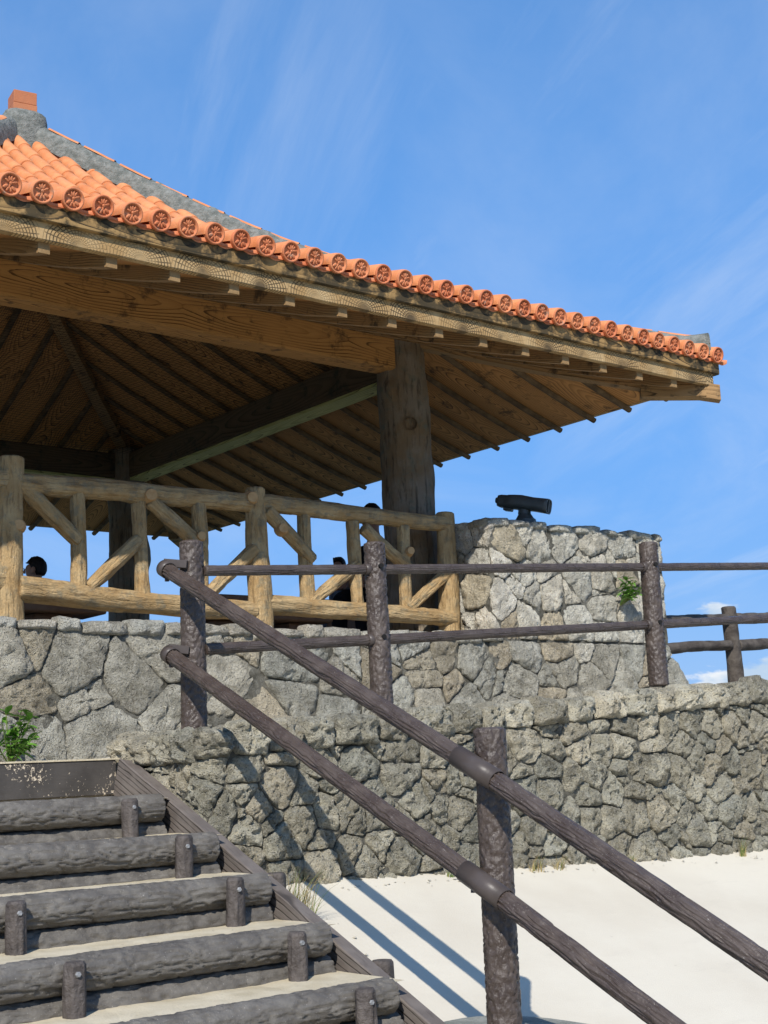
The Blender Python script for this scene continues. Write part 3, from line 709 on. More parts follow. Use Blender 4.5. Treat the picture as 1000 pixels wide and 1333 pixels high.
# far fence beyond the block
ff = thing('log_fence', 'weathered dark log fence behind the right end of the stone block', 'fence', (12.2, 9.1, .6))
put_log('post', (12.17, 9.1, .45), (12.17, 9.1, 1.50), .088, .078, MAT['fence'], ff, seg=22, ds=.03, seed=4, kind='wood', amp=.05, wob=.02)
put_log('post', (14.6, 9.1, .55), (14.6, 9.1, 1.62), .088, .078, MAT['fence'], ff, seg=22, ds=.03, seed=5, kind='wood', amp=.05)
put_log('post', (9.9, 9.1, .45), (9.9, 9.1, 1.40), .088, .078, MAT['fence'], ff, seg=16, ds=.05, seed=6, kind='wood')
for (x0, x1) in ((9.95, 12.1), (12.24, 14.55)):
    for z, s in ((1.315, 1), (1.03, 2)):
        put_log('rail', (x0, 9.08, z + .052 * (x0 - 11.3)), (x1, 9.08, z + .052 * (x1 - 11.3)), .058, .054, MAT['fence'], ff, seg=20, ds=.03, seed=x0 + s, kind='wood', amp=.09, wob=.03)

# ------------------------------------------------------------------ carved log railing of the pavilion
cl_ = thing('log_railing', 'tan carved log railing with diagonal braces on the deck wall', 'railing', (5.9, 8.9, 1.0))
YL = 8.9
import sys
def px(x, y, Y=YL):                        # where a line of sight of the survey photo meets the railing plane
    d = fw * 1777 + cr * (x - 500) - cu * (y - 666.5); return d * (Y / d.y)
def rl(name, a, c, r0, r1, seed, dy=0.0, **k):
    a, c = Vector(a), Vector(c); a.y += dy; c.y += dy
    return put_log(name, a, c, r0, r1, MAT['railwood'], cl_, seg=36, ds=.018, seed=seed, kind='wood', amp=.11, wob=.028, **k)
PW = [(px(14, 595), px(14, 812)), (px(331, 635), px(337, 815)), (px(578, 667), px(590, 826))]
for i, (a, c) in enumerate(PW):
    x = (a.x + c.x) / 2
    rl('post', (x, YL, .96), (x, YL, a.z), .108 if i == 0 else .098, .088 if i == 0 else .078, 3 + i)
PW0 = Vector((PW[0][0].x - 2.05, YL, 2.2)); rl('post', (PW0.x, YL, .96), (PW0.x, YL, 2.2), .1, .085, 9)
def bar(name, p, q, r0, r1, seed, dy=0, **k): return rl(name, px(*p), px(*q), r0, r1, seed, dy, **k)
bar('top_rail', (10, 626), (325, 654), .078, .072, 20, knots=((1.05, -1.2, .02, .1),)); bar('top_rail', (335, 657), (585, 681), .074, .064, 21)
bar('bottom_rail', (20, 765), (330, 797), .088, .072, 22, dy=-.02); bar('bottom_rail', (337, 788), (588, 806), .078, .066, 23, dy=-.02)
Q = PW[0][0]
rl('top_rail', (PW0.x, YL, Q.z - .17), (Q.x, YL, Q.z - .16), .076, .076, 24); rl('bottom_rail', (PW0.x, YL, 1.33), (Q.x, YL, 1.33), .08, .08, 25)
for i, (p, q, r0, r1) in enumerate((((103, 768), (100, 640), .056, .05), ((187, 784), (182, 652), .056, .05), ((263, 796), (258, 655), .05, .054),
                                    ((403, 796), (397, 668), .058, .052), ((466, 800), (461, 678), .052, .056), ((528, 804), (524, 684), .05, .058))):
    bar('baluster', p, q, r0, r1, 40 + i)
for i, (p, q, r0, r1) in enumerate((((28, 632), (103, 704), .058, .05), ((193, 652), (262, 716), .056, .048), ((112, 764), (180, 702), .046, .052),
                                    ((262, 782), (328, 714), .046, .052), ((345, 664), (405, 730), .056, .05), ((470, 688), (530, 742), .052, .046),
                                    ((400, 788), (464, 734), .046, .05), ((530, 794), (586, 744), .044, .05))):
    bar('brace', p, q, r0, r1, 50 + i, dy=-.03 if i % 2 else -.015)
for i, (p, r) in enumerate((((22, 686), .038), ((193, 647), .045), ((324, 650), .044), ((364, 690), .040), ((529, 719), .034), ((258, 700), .034))):
    q = px(*p) ; M, L = frameZ(q + Vector((0, -.02, 0)), q + Vector((-.025, -.098, .0)))
    mb = MB(); mb.add(*lathe([(r * 1.5, 0), (r * 1.18, L * .5), (r, L * .85), (r * .93, L), (0, L)], 18)); mb.build('branch_stub', MAT['sawn'], M, cl_, False)

# ------------------------------------------------------------------ pavilion
CXR, CYR, HALF = 5.295, 12.065, 2.665
pv = thing('pavilion', 'open wooden pavilion with an orange clay tile hip roof and dark soffit', 'pavilion', (CXR, CYR, 1.0))
def rotc(k): return T(CXR, CYR, 0) @ Matrix.Rotation(k * math.pi / 2, 4, 'Z')     # face k: front, right, back, left
cols = []
for k, (sx, sy) in enumerate(((1, -1), (-1, -1), (1, 1), (-1, 1))):
    x, y = CXR + sx * HALF, CYR + sy * HALF
    kn = ((1.35, -1.7, .05, .16), (1.62, 3.4, .06, .2), (2.35, .2, .035, .12), (1.1, .4, .03, .1), (2.2, 3.6, .04, .2))
    c = put_log('column', (x, y, .98), (x, y, 3.93), .245, .222, MAT['column'], pv, seg=40, ds=.035, seed=70 + k, kind='wood', amp=.06, wob=.03, knots=kn); cols.append(c)
def stub(px_, r, col, depth=.06):
    # sawn branch on a column, facing the stairs
    x, y = CXR + HALF, CYR - HALF
    q = px(*px_, Y=9.14); M, L = frameZ(q + Vector((-.02, .03, 0)), q + Vector((-.06, -.03, 0)).lerp(q, .3) + Vector((0, -.02, 0)))
    mb = MB(); mb.add(*lathe([(r * 1.1, 0), (r, L * .8), (r * .9, L), (0, L)], 20)); mb.build('branch_stub', MAT['sawn'], M, col)
stub((540, 551), .052, cols[0])
# beams between the columns
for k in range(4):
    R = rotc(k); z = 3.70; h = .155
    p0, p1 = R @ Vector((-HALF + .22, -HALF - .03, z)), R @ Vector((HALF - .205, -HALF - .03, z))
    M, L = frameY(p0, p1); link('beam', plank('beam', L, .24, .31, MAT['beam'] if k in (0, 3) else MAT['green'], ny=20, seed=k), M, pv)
for k in (1, 2):                            # algae-green boards added under the two far beams, paled to paint bounce light
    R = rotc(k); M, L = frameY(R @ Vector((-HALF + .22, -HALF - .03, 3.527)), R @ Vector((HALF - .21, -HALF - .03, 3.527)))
    link('beam_bounce_board', plank('beam_bounce_board', L, .22, .030, MAT['algae_bounce'], ny=12, seed=k + 9), M, pv)
EO = 4.765                                  # eave line of the tiles from the roof centre
def tz(s): return 3.5 + .27 * s + .068 * s * s        # tile axis height, s in plan from the eave
def tzs(s): return .27 + .136 * s
def cz(s): return 3.225 + .297 * s + .034 * s * s       # soffit height
# soffit boards and rafters, one bay each .46 m
PITCH_R = .46
nb = 20; edges = [(-nb / 2 + i) * PITCH_R for i in range(nb + 1)]
ES = 4.60
def smax(x): return max(.02, ES - abs(x))
for i in range(nb):
    xa, xb = edges[i] + .004, edges[i + 1] - .004; n = 10; v, f, uv = [], [], []; nx = 4
    for lay in (0, 1):
        for j in range(n + 1):
            for q in range(nx + 1):
                x = xa + (xb - xa) * q / nx; s = smax(x) * j / n
                v.append((x, -ES + s, cz(s + .165) + (.022 if lay else 0))); uv.append((x - (xa + xb) / 2, s))
    m = nx + 1; o2 = (n + 1) * m
    for j in range(n):
        for q in range(nx): a = j * m + q; f.append((a, a + m, a + m + 1, a + 1)); f.append((o2 + a, o2 + a + 1, o2 + a + m + 1, o2 + a + m))
    for q in range(nx): f.append((q, q + 1, o2 + q + 1, o2 + q))
    me = mesh('soffit_board', v, f, MAT['board'], False, uv)
    for k in range(4): link('soffit_board', me, rotc(k), pv)
RW, RH = .085, .108
for i in range(1, nb):
    x = edges[i]; L = smax(abs(x) + .05); n = 10; v, f, uv = [], [], []; s0 = -.03
    pr = [(-RW / 2, 0), (-RW / 2, -RH), (RW / 2, -RH), (RW / 2, 0)]; per = [0, RH, RH + RW, 2 * RH + RW]
    for j in range(n + 1):
        s = s0 + (L - s0) * j / n
        for q, (dx, dz) in enumerate(pr): v.append((x + dx, -ES + s, cz(s + .165) + dz + .004)); uv.append((per[q] - RH - RW / 2, s))
    for j in range(n):
        for q in range(3): a = j * 4 + q; f.append((a, a + 1, a + 5, a + 4))
    f.append((0, 3, 2, 1)); me = mesh('rafter', v, f, MAT['rafter'], False, uv)
    e = MB(); e.add(*boxgeo(x - RW / 2 + .004, x + RW / 2 - .004, -ES - .040, -ES - .0305, cz(.13) - RH + .006, cz(.13) - .02)); em = mesh('rafter_end', e.v, e.f, MAT['pale'], False)
    r_ = link('rafter', me, rotc(0), pv); link('rafter_end', em, rotc(0), r_)
    v, f = [], []; sg = 8; pr_ = .036
    for j in range(n + 1):
        s = -.046 + (L + .046) * j / n
        for q in range(sg + 1): a = math.pi * q / sg; v.append((x + pr_ * math.cos(a), -ES + s, cz(s + .165) - .012 - pr_ * math.sin(a) + .003 * noise.noise((i, s * 6, q))))
    for j in range(n):
        for q in range(sg): a = j * (sg + 1) + q; f.append((a, a + 1, a + sg + 2, a + sg + 1)[::-1])
    f.append(tuple(range(sg + 1))); me = mesh('rib_pole', v, f, MAT['pole'])
    for k in (1, 2, 3): link('rib_pole', me, rotc(k), pv)
for k in range(4):                          # hip rafters on the diagonals
    n = 12; v, f, uv = [], [], []; w, h = .13, .14
    for j in range(n + 1):
        s = -.10 + (ES + .05) * j / n; d = ES - s
        for q, (a, dz) in enumerate(((-1, 0), (-1, -h), (1, -h), (1, 0))):
            v.append((d + a * w / 2 * .707, -d + a * w / 2 * .707, cz(s + .165) + dz - .015)); uv.append((a * w / 2 + (dz * .5), s))
    for j in range(n):
        for q in range(3): a = j * 4 + q; f.append((a, a + 1, a + 5, a + 4))
    f.append((0, 3, 2, 1)); link('hip_rafter', mesh('hip_rafter', v, f, MAT['rafter'], False, uv), rotc(k), pv)
# fascias: the stained upper board stands proud of the stamped lower one
for k in range(4):
    R = rotc(k)
    M, L = frameY(R @ Vector((-4.70, -4.685, 3.405)), R @ Vector((4.70, -4.685, 3.405))); link('upper_fascia', plank('upper_fascia', L, .07, .125, MAT['upfascia'], ny=40, seed=k), M, pv)
    zf = 3.297 if k == 0 else 3.345; M, L = frameY(R @ Vector((-4.65, -4.655, zf)), R @ Vector((4.65, -4.655, zf))); link('lower_fascia', plank('lower_fascia', L, .055, .13, MAT['fascia'], ny=40, seed=k + 4), M, pv)
    p = R @ Vector((4.57, -4.57, 3.19)); q = R @ Vector((4.20, -4.20, 3.225)); M, L = frameY(q, p); link('corner_block', plank('corner_block', L + .06, .15, .12, MAT['rafter'], ny=3, seed=k), M, pv)
# roof bed under the tiles (all four faces) and the plain tiling the photograph does not show
for k in range(4):
    v, f = [], []; n = 14
    for j in range(n + 1):
        s = (EO - .12) * j / n; w = EO - s
        for x in (-w, -w / 2, 0, w / 2, w): v.append((x, -EO + s + .03, tz(s) - .058))
    for j in range(n):
        for q in range(4): a = j * 5 + q; f.append((a, a + 1, a + 6, a + 5))
    link('roof_bed', mesh('roof_bed', v, f, MAT['tile']), rotc(k), pv)
TP = .2045
def strip(mb, x, s0, s1, r=.07):
    n = max(1, int((s1 - s0) / .25)); seg = 8; v, f = [], []
    for j in range(n + 1):
        s = s0 + (s1 - s0) * j / n
        for i in range(seg + 1): a = math.pi * i / seg; v.append((x + r * math.cos(a), -EO + s, tz(s) + r * math.sin(a)))
    for j in range(n):
        for i in range(seg): a = j * (seg + 1) + i; f.append((a, a + seg + 1, a + seg + 2, a + 1)[::-1])
    mb.add(v, f)
NT_ = 23; colx = [(i - NT_ + .5) * TP for i in range(2 * NT_)]
colx = [x + .03 for x in colx if abs(x + .03) < EO - .06]
HW = .13                                     # ridge half width in plan
for k in (1, 2, 3):
    mb = MB()
    for x in colx:
        if EO - abs(x) - HW > .06: strip(mb, x, 0, EO - abs(x) - HW)
    stuff(mb.build('roof_tiling', MAT['tile'], rotc(k), pv, True))
# barrel tile, end disc and pan lip shared meshes
def barrel_mesh():
    v, f = [], []; seg = 12; prof = [(0, .080, .070), (0, .0, 0)]
    rings = [(0.0, .060), (0.0, .0735), (.012, .075), (.12, .073), (.40, .065), (.40, .052)]
    for y, r in rings:
        for i in range(seg + 1): a = math.pi * (i / seg * 1.16 - .08); v.append((r * math.cos(a), y, r * math.sin(a)))
    m = seg + 1
    for j in range(len(rings) - 1):
        for i in range(seg): a = j * m + i; f.append((a, a + 1, a + m + 1, a + m))
    return mesh('barrel_tile', v, f, MAT['tile'])
def disc_mesh():
    mb = MB(); A = Matrix.Rotation(math.pi / 2, 4, 'X')     # lathe Z -> -Y
    mb.add(*lathe([(.071, -.03), (.073, .004), (.070, .011), (.062, .011), (.057, .002), (.056, -.006), (.035, -.005), (0, -.005)], 26), M=A)
    def lobe(x, z, rx, rz, rot, h=.011):
        v, f = [], []; n = 10
        for k, (q, hh) in enumerate(((1, 0), (.8, .7), (.4, 1.0))):
            for i in range(n):
                a = 2 * math.pi * i / n; X, Z = rx * q * math.cos(a), rz * q * math.sin(a)
                v.append((x + X * math.cos(rot) - Z * math.sin(rot), .004 - h * hh, z + X * math.sin(rot) + Z * math.cos(rot)))
        v.append((x, .004 - h * .75, z))
        for k in range(2):
            for i in range(n): a, c = k * n + i, k * n + (i + 1) % n; f.append((a, c, c + n, a + n))
        for i in range(n): f.append((3 * n, 2 * n + i, 2 * n + (i + 1) % n))
        mb.add(v, f)
    for a in (20, 62, 90, 118, 160): t = math.radians(a); lobe(.026 * math.cos(t), .008 + .026 * math.sin(t), .022, .0075, t)
    for a in (-35, -145): t = math.radians(a); lobe(.033 * math.cos(t), -.004 + .03 * math.sin(t), .023, .011, t)
    for a in (-72, -108): t = math.radians(a); lobe(.034 * math.cos(t), .034 * math.sin(t), .018, .008, t)
    lobe(0, -.012, .006, .024, 0, .009); lobe(.002, .006, .012, .012, 0, .014)
    return mesh('eave_disc', mb.v, mb.f, MAT['disc'])
def pan_mesh():
    v, f = [], []; n = 8
    for y, dz in ((0, -.034), (0, 0), (.27, .012)):
        for i in range(n + 1):
            x = -.075 + .15 * i / n; z = -.020 - .026 * math.cos(x / .075 * math.pi / 2); v.append((x, y + .022, z + dz))
    for j in range(2):
        for i in range(n): a = j * (n + 1) + i; f.append((a, a + 1, a + n + 2, a + n + 1))
    return mesh('pan_tile', v, f, MAT['disc'])  # darker disc clay paints in the shade between the discs
BT, DM, PN = barrel_mesh(), disc_mesh(), pan_mesh()
rest = MB(); STEP = .335
def tile_M(k, x, s, lift=0.0, jx=0, jr=0):
    th = math.atan(tzs(s)); return rotc(k) @ T(x + jx, -EO + s, tz(s) + lift) @ Matrix.Rotation(th, 4, 'X') @ Matrix.Rotation(jr, 4, 'Z')
for x in colx:
    sm = EO - abs(x) - HW; X = CXR + x
    if X < 2.45:
        if sm > .1: strip(rest, x, .0, sm)
        continue
    lim = sm + .12 if X < 7.3 else .35
    s = 0.0; j = 0
    while s < lim - .02:
        link('barrel_tile', BT, tile_M(0, x, s, 0, random.uniform(-.003, .003), random.uniform(-.012, .012)), pv); s += STEP * math.cos(math.atan(tzs(s))) ; j += 1
    if lim < sm: strip(rest, x, .33, sm)
stuff(rest.build('roof_tiling', MAT['tile'], rotc(0), pv, True))
for k in (0, 1):
    for x in colx:
        if k == 0 and CXR + x < 2.4: continue
        link('eave_disc', DM, tile_M(k, x, -.004, 0, 0, 0) @ Matrix.Rotation(random.uniform(-.25, .25), 4, 'Y'), pv)
        link('pan_tile', PN, tile_M(k, x + TP / 2, .0), pv)
# mortared hip ridges with clay strips along the crest
def hup(d): return .085 * max(0, min(1, (1.9 - d) / 1.3))
def hip_z(d): return tz(EO - d)
for k in range(4):
    n = 60; seg = 12; v, f = [], []
    ds = [4.66 - (4.66 - .16) * j / n for j in range(n + 1)]
    for j, d in enumerate(ds):
        up = .045 * max(0, 1 - j / 2.0)
        for i in range(seg + 1):
            a = math.pi * i / seg; w = .125; h = .185 + up + hup(d); off = w * math.cos(a)
            wv = 1 + .05 * noise.noise((d * 5, a * 2, k * 7)) + .04 * noise.noise((d * 17, a * 5, k * 3))
            sq = abs(math.sin(a)) ** .62
            lump = .018 * max(0, math.cos(d * math.pi * 2 / .36)) ** 6 * math.sin(a)
            v.append((d + off * .707 * wv, -d + off * .707 * wv, hip_z(d) - .03 + (h * sq) * wv + lump))
    m = seg + 1
    for j in range(n):
        for i in range(seg): a = j * m + i; f.append((a, a + 1, a + m + 1, a + m))
    f.append(tuple(range(m)))
    hr = link('hip_ridge', mesh('hip_ridge', v, f, MAT['ridge']), rotc(k), pv)
    d = 4.56
    while d > .45:
        v, f = [], []; e = 5; sg = 8
        for j in range(e + 1):
            dd = d - .24 * j / e * .9; q = 1 - .55 * abs(j / e - .5) ** 3 * 4
            for i in range(sg + 1):
                a = math.pi * (i / sg * .62 + .19); r = .086 * (1.0 + .04 * (j == 0))
                v.append((dd + r * math.cos(a) * .707, -dd + r * math.cos(a) * .707, hip_z(dd) + .082 + hup(dd) + r * math.sin(a) * 1.02))
        for j in range(e):
            for i in range(sg): a = j * (sg + 1) + i; f.append((a, a + 1, a + sg + 2, a + sg + 1))
        link('ridge_tile', mesh('ridge_tile', v, f, MAT['tile']), rotc(k), hr); d -= .255
def finial():
    M = T(CXR + .06, CYR - .05, -.045) @ Matrix.Rotation(-.16, 4, 'Z'); mb = MB(); n = 20
    prof = [(.225, 6.05), (.22, 6.44), (.205, 6.52), (.15, 6.565), (.0, 6.57)]; v, f = [], []
    for r, z in prof:
        for i in range(n):
            a = 2 * math.pi * i / n; q = r / max(abs(math.cos(a)), abs(math.sin(a))) ** .75; wv = 1 + .06 * noise.noise((math.cos(a) * 3, math.sin(a) * 3, z * 5)); v.append((q * math.cos(a) * wv, q * math.sin(a) * wv, z))
    for j in range(len(prof) - 1):
        for i in range(n): a, c = j * n + i, j * n + (i + 1) % n; f.append((a, c, c + n, a + n))
    mb.add(v, f); fb = mb.build('finial_base', MAT['ridge'], M, pv, True)
    for z0, z1, w in ((6.53, 6.64, .118), (6.643, 6.775, .115)):
        mb = MB(); mb.add(*boxgeo(-w, w, -w, w, z0, z1)); bevel(mb.build('finial_block', MAT['finial'], M, fb), .004)
finial()
# black bird net slung between the beams
def net():
    v, f = [], []; g = 78; a0 = HALF - .12
    def P(a, b2):
        x, y = -a0 + 2 * a0 * a, -a0 + 2 * a0 * b2
        sag = .05 * noise.noise((a * 4, b2 * 4, 0)) + .03 * noise.noise((a * 9, b2 * 9, 2)); e = min(a, 1 - a, b2, 1 - b2)
        return Vector((x, y, 3.84 + .5 * min(1, e * 4) * (0.35) + sag * min(1, e * 6)))
    t = .0013
    for dr in (0, 1):
        for i in range(g + 1):
            q = i / g; o = len(v); n = 26
            for j in range(n + 1):
                p = P(q, j / n) if dr == 0 else P(j / n, q); s = Vector((t, 0, 0)) if dr == 0 else Vector((0, t, 0)); v.extend([tuple(p - s), tuple(p + s), tuple(p + Vector((0, 0, 2 * t)))])
            for j in range(n):
                for c in range(3): a = o + j * 3 + c; b2 = o + j * 3 + (c + 1) % 3; f.append((a, b2, b2 + 3, a + 3))
    tag(link('bird_net', mesh('bird_net', v, f, MAT['net'], False), T(CXR, CYR, 0)), 'fine black net slung under the pavilion ceiling between the beams', 'net')
net()
# ------------------------------------------------------------------ benches
def bench(x0, x1, y, label, ax='x', z=1.40):
    t = thing('log_bench', label, 'bench', ((x0 + x1) / 2, y, 1.0), 'log benches under the pavilion roof')
    a, c = ((x0, y, z - .10), (x1, y, z - .10)) if ax == 'x' else ((y, x0, z - .10), (y, x1, z - .10))
    M, L = frameY(a, c); o = link('seat', plank('seat', L, .42, .20, MAT['bench'], ny=12, seed=x0), M, t); bevel(o, .03, 3)
    for q in (.2, .8):
        p = Vector(a).lerp(Vector(c), q); M2 = M.copy(); M2.translation = p; mb = MB(); mb.add(*boxgeo(-.13, .13, -.16, .16, -.32, -.10)); bevel(mb.build('leg', MAT['bench'], M2, t), .02)
bench(2.9, 4.86, 9.55, 'brown slab bench behind the left bay of the log railing'); bench(5.78, 7.0, 9.55, 'brown slab bench behind the right bay of the log railing')
bench(10.0, 13.6, 8.15, 'brown slab bench beside the far right column, with two people seated', 'y')
bench(11.9, 13.9, 5.45, 'brown slab bench in the middle of the deck under the seated man', 'y')

# ------------------------------------------------------------------ telescope
def telescope():
    t = thing('telescope', 'dark grey twin-barrel viewing telescope on top of the stone block', 'telescope', (8.85, 8.72, 2.05))
    base = Vector((8.81, 8.76, 2.05))
    mb = MB(); mb.add(*lathe([(.0, 0), (.125, 0), (.125, .03), (.105, .04), (.10, .085), (.085, .095), (.058, .14), (.055, .235), (0, .235)], 24)); mb.build('pedestal', MAT['scope'], T(base), t, False)
    ax = (rh * .93 - fh * .36 + UP * -.21).normalized(); M, L = frameY(base + UP * .240 - ax * .245, base + UP * .240 + ax * .245); M = M @ Matrix.Scale(.9, 4)
    # barrel housing: rounded oblong section lofted along the axis (w, h, dz)
    secs = [(0, .05, .045, .0), (.0, .066, .058, .0), (.03, .075, .066, 0), (.10, .078, .068, 0), (.105, .083, .072, 0), (.17, .092, .074, .004), (.25, .098, .076, .006), (.38, .096, .070, .0), (.50, .100, .074, -.004), (.54, .102, .076, -.006), (.54, .092, .066, -.006), (.49, .088, .062, -.006)]
    def ring(w, h, n=28):
        o = []
        for i in range(n):
            a = 2 * math.pi * i / n; c, s = math.cos(a), math.sin(a); o.append((w * abs(c) ** .55 * (1 if c > 0 else -1), h * abs(s) ** .75 * (1 if s > 0 else -1)))
        return o
    v, f = [], []
    for y, w, h, dz in secs: v += [(x, y, z + dz) for x, z in ring(w, h)]
    n = 28
    for k in range(len(secs) - 1):
        for i in range(n): a, c = k * n + i, k * n + (i + 1) % n; f.append((a, a + n, c + n, c))
    f.append(tuple(range(n)))
    bod = link('barrel_housing', mesh('barrel_housing', v, f, MAT['scope']), M, t)
    mb = MB(); r2 = [(x, .492, z - .006) for x, z in ring(.09, .064)]; mb.add(r2, [tuple(range(n))[::-1]]); mb.build('lens', MAT['glass'], M, bod)
    mb = MB(); mb.add(*boxgeo(-.006, .006, .49, .537, -.07, .058)); mb.build('divider', MAT['scope'], M, bod)
    for sx in (-1, 1):
        E = M @ T(sx * .034, -.02, 0) @ Matrix.Rotation(-math.pi / 2, 4, 'X'); mb = MB(); mb.add(*lathe([(0, 0), (.026, 0), (.030, .004), (.030, .03)], 16)); mb.build('eyepiece', MAT['scope'], E, bod, True)
    mb = MB(); mb.add(*boxgeo(-.05, .05, .07, .16, -.095, -.06)); bevel(mb.build('coin_box', MAT['scope'], M, bod), .012)
    mb = MB(); mb.add(*boxgeo(-.05, .05, .235, .34, -.125, -.055)); bevel(mb.build('yoke', MAT['scope'], M, bod), .012)
    bead(base + UP * .18 + ax * .07, .012, MAT['bolt'], t)
telescope()

# ------------------------------------------------------------------ people
def skin_mesh(name, verts, edges, rad, m, M, parent, root=0, sub=2):
    me = bpy.data.meshes.new(name); me.from_pydata(verts, edges, []); me.materials.append(m); o = link(name, me, M, parent)
    o.modifiers.new('skin', 'SKIN').use_smooth_shade = True; s = o.modifiers.new('subsurf', 'SUBSURF'); s.levels = sub; s.render_levels = sub
    if not me.skin_vertices: me.skin_vertices.new() if hasattr(me.skin_vertices, 'new') else None
    for i, d in enumerate(me.skin_vertices[0].data): r = rad[i]; d.radius = r if isinstance(r, tuple) else (r, r); d.use_root = (i == root)
    return o
def person(label, loc, yaw, sc, top, legs, lean=.05, hair_long=False):
    """seated figure facing local -Y; pelvis at the seat"""
    t = thing('person', label, 'person', loc); t.matrix_basis = T(Vector(loc)) @ Matrix.Rotation(yaw, 4, 'Z') @ Matrix.Scale(sc, 4); WM[t] = t.matrix_basis.copy(); B = WM[t]
    P = [(0, 0, .10), (0, -.02 - lean * .4, .28), (0, -lean, .46), (0, -lean * 1.3, .565), (0, -lean * 1.5 - .015, .635), (0, -lean * 1.6 - .03, .70), (0, -lean * 1.6 - .04, .77), (0, -lean * 1.6 - .03, .835)]
    R = [(.15, .115), (.14, .10), (.155, .10), (.075, .065), (.052, .052), (.066, .080), (.078, .098), (.062, .078)]
    Ed = [(i, i + 1) for i in range(7)]
    def chain(pts, rs, root):
        last = root
        for p, r in zip(pts, rs): P.append(p); R.append(r if isinstance(r, tuple) else (r, r)); Ed.append((last, len(P) - 1)); last = len(P) - 1
        return last
    for s in (-1, 1):
        h = chain([(s * .165, -lean, .49), (s * .215, -.02 - lean, .28), (s * .19, -.26, .19), (s * .165, -.335, .165), (s * .15, -.40, .15)], [.058, .047, .036, (.034, .022), (.036, .018)], 2)
        for q, (dx, ln) in enumerate(((-.028, .062), (-.010, .072), (.010, .068), (.027, .052))):
            bx = s * .15 + dx; chain([(bx, -.425, .147), (bx, -.435 - ln * .5, .142), (bx, -.43 - ln, .120)], [.010, .009, .008], h)
        chain([(s * .118, -.36, .155), (s * .106, -.395, .142)], [.011, .009], h - 1)
        chain([(s * .10, -.10, .08), (s * .12, -.44, .07), (s * .12, -.46, -.16), (s * .12, -.44, -.37), (s * .125, -.52, -.41), (s * .13, -.60, -.415)], [.092, .066, .058, .044, (.042, .03), (.036, .022)], 0)
    body = skin_mesh('body', P, Ed, R, MAT['skin'], B, t)
    # clothes follow the body a little outside it
    def sub(idx, g, name, m):
        mp = {j: i for i, j in enumerate(idx)}; skin_mesh(name, [P[j] for j in idx], [(mp[a], mp[c]) for a, c in Ed if a in mp and c in mp], [tuple(x + g for x in R[j]) for j in idx], m, B, t)
    na = 5 + 12 + 2 + 6; a0, a1 = 8, 8 + na
    sub([0, 1, 2, 3, a0, a0 + 1, a1, a1 + 1], .014, 'shirt', top)
    l0, l1 = a0 + na - 6, a1 + na - 6
    sub([0, l0, l0 + 1, l0 + 2, l0 + 3, l1, l1 + 1, l1 + 2, l1 + 3], .012, 'trousers', legs)
    hc = Vector((0, -lean * 1.6 - .03, .775))
    v, f = [], []; n, m = 24, 14
    for j in range(m + 1):
        ph = math.pi * j / m
        for i in range(n):
            a = 2 * math.pi * i / n; x, y, z = math.sin(ph) * math.cos(a), math.sin(ph) * math.sin(a), math.cos(ph)
            low = -.62 if y > .15 else (-.05 if y > -.35 else .45)
            if hair_long and y > -.2: low = -2
            zz = max(z, low); k = 1 + .06 * noise.noise((x * 4, y * 4, z * 4)) + .05 * noise.noise((x * 14, y * 14, z * 6))
            drop = 1.0 if z > -.1 else (1.9 if hair_long else 1)
            v.append(hc + Vector((x * .087 * k, (y * (.112 if y > 0 else .098) + .010) * k, zz * .118 * k * drop + .010)))
    for j in range(m):
        for i in range(n): a, c = j * n + i, j * n + (i + 1) % n; f.append((a, a + n, c + n, c))
    link('hair', mesh('hair', v, f, MAT['hair']), B, t)
    mb = MB()
    fy = hc.y - .105
    nv = [(0, fy + .012, .775 + .012), (-.014, fy + .012, .735), (.014, fy + .012, .735), (0, fy - .024, .742)]; mb.add(nv, [(0, 1, 3), (0, 3, 2), (1, 2, 3)])
    for s in (-1, 1):
        ear = [(s * .083, hc.y + .004 + .022 * math.cos(2 * math.pi * i / 10), .755 + .034 * math.sin(2 * math.pi * i / 10)) for i in range(10)]; out = [(s * .100, q[1] + .008, q[2]) for q in ear]
        mb.add(ear + out, [tuple(range(10, 20))] + [(i, (i + 1) % 10, 10 + (i + 1) % 10, 10 + i) for i in range(10)])
    mb.build('face_features', MAT['skin'], B, t, True)
    mb = MB()
    for s in (-1, 1): mb.add(*lathe([(.010, 0), (.006, .006), (0, .007)], 8), M=T(s * .031, hc.y - .094, .778) @ Matrix.Rotation(math.pi / 2, 4, 'X'))
    mb.build('eyes', MAT['hole'], B, t)
    mb = MB(); mb.add(*boxgeo(-.024, .024, fy + .004, fy + .02, .702, .712)); mb.build('mouth', MAT['finial'], B, t)
    return t
person('man with short black hair in a dark blue shirt seated beyond the left railing bay', (5.84, 12.31, 1.235), -2.25, 1.0, MAT['navy'], MAT['blackcloth'], .10)
person('person in black with thick black hair seated left of the big front column', (8.20, 10.14, 1.46), -1.3, 1.12, MAT['blackcloth'], MAT['blackcloth'], .05)
person('smaller person in blue-grey clothes with wispy dark hair behind a railing brace', (8.27, 10.74, 1.40), -1.3, .70, MAT['greycloth'], MAT['greycloth'], .12, True)

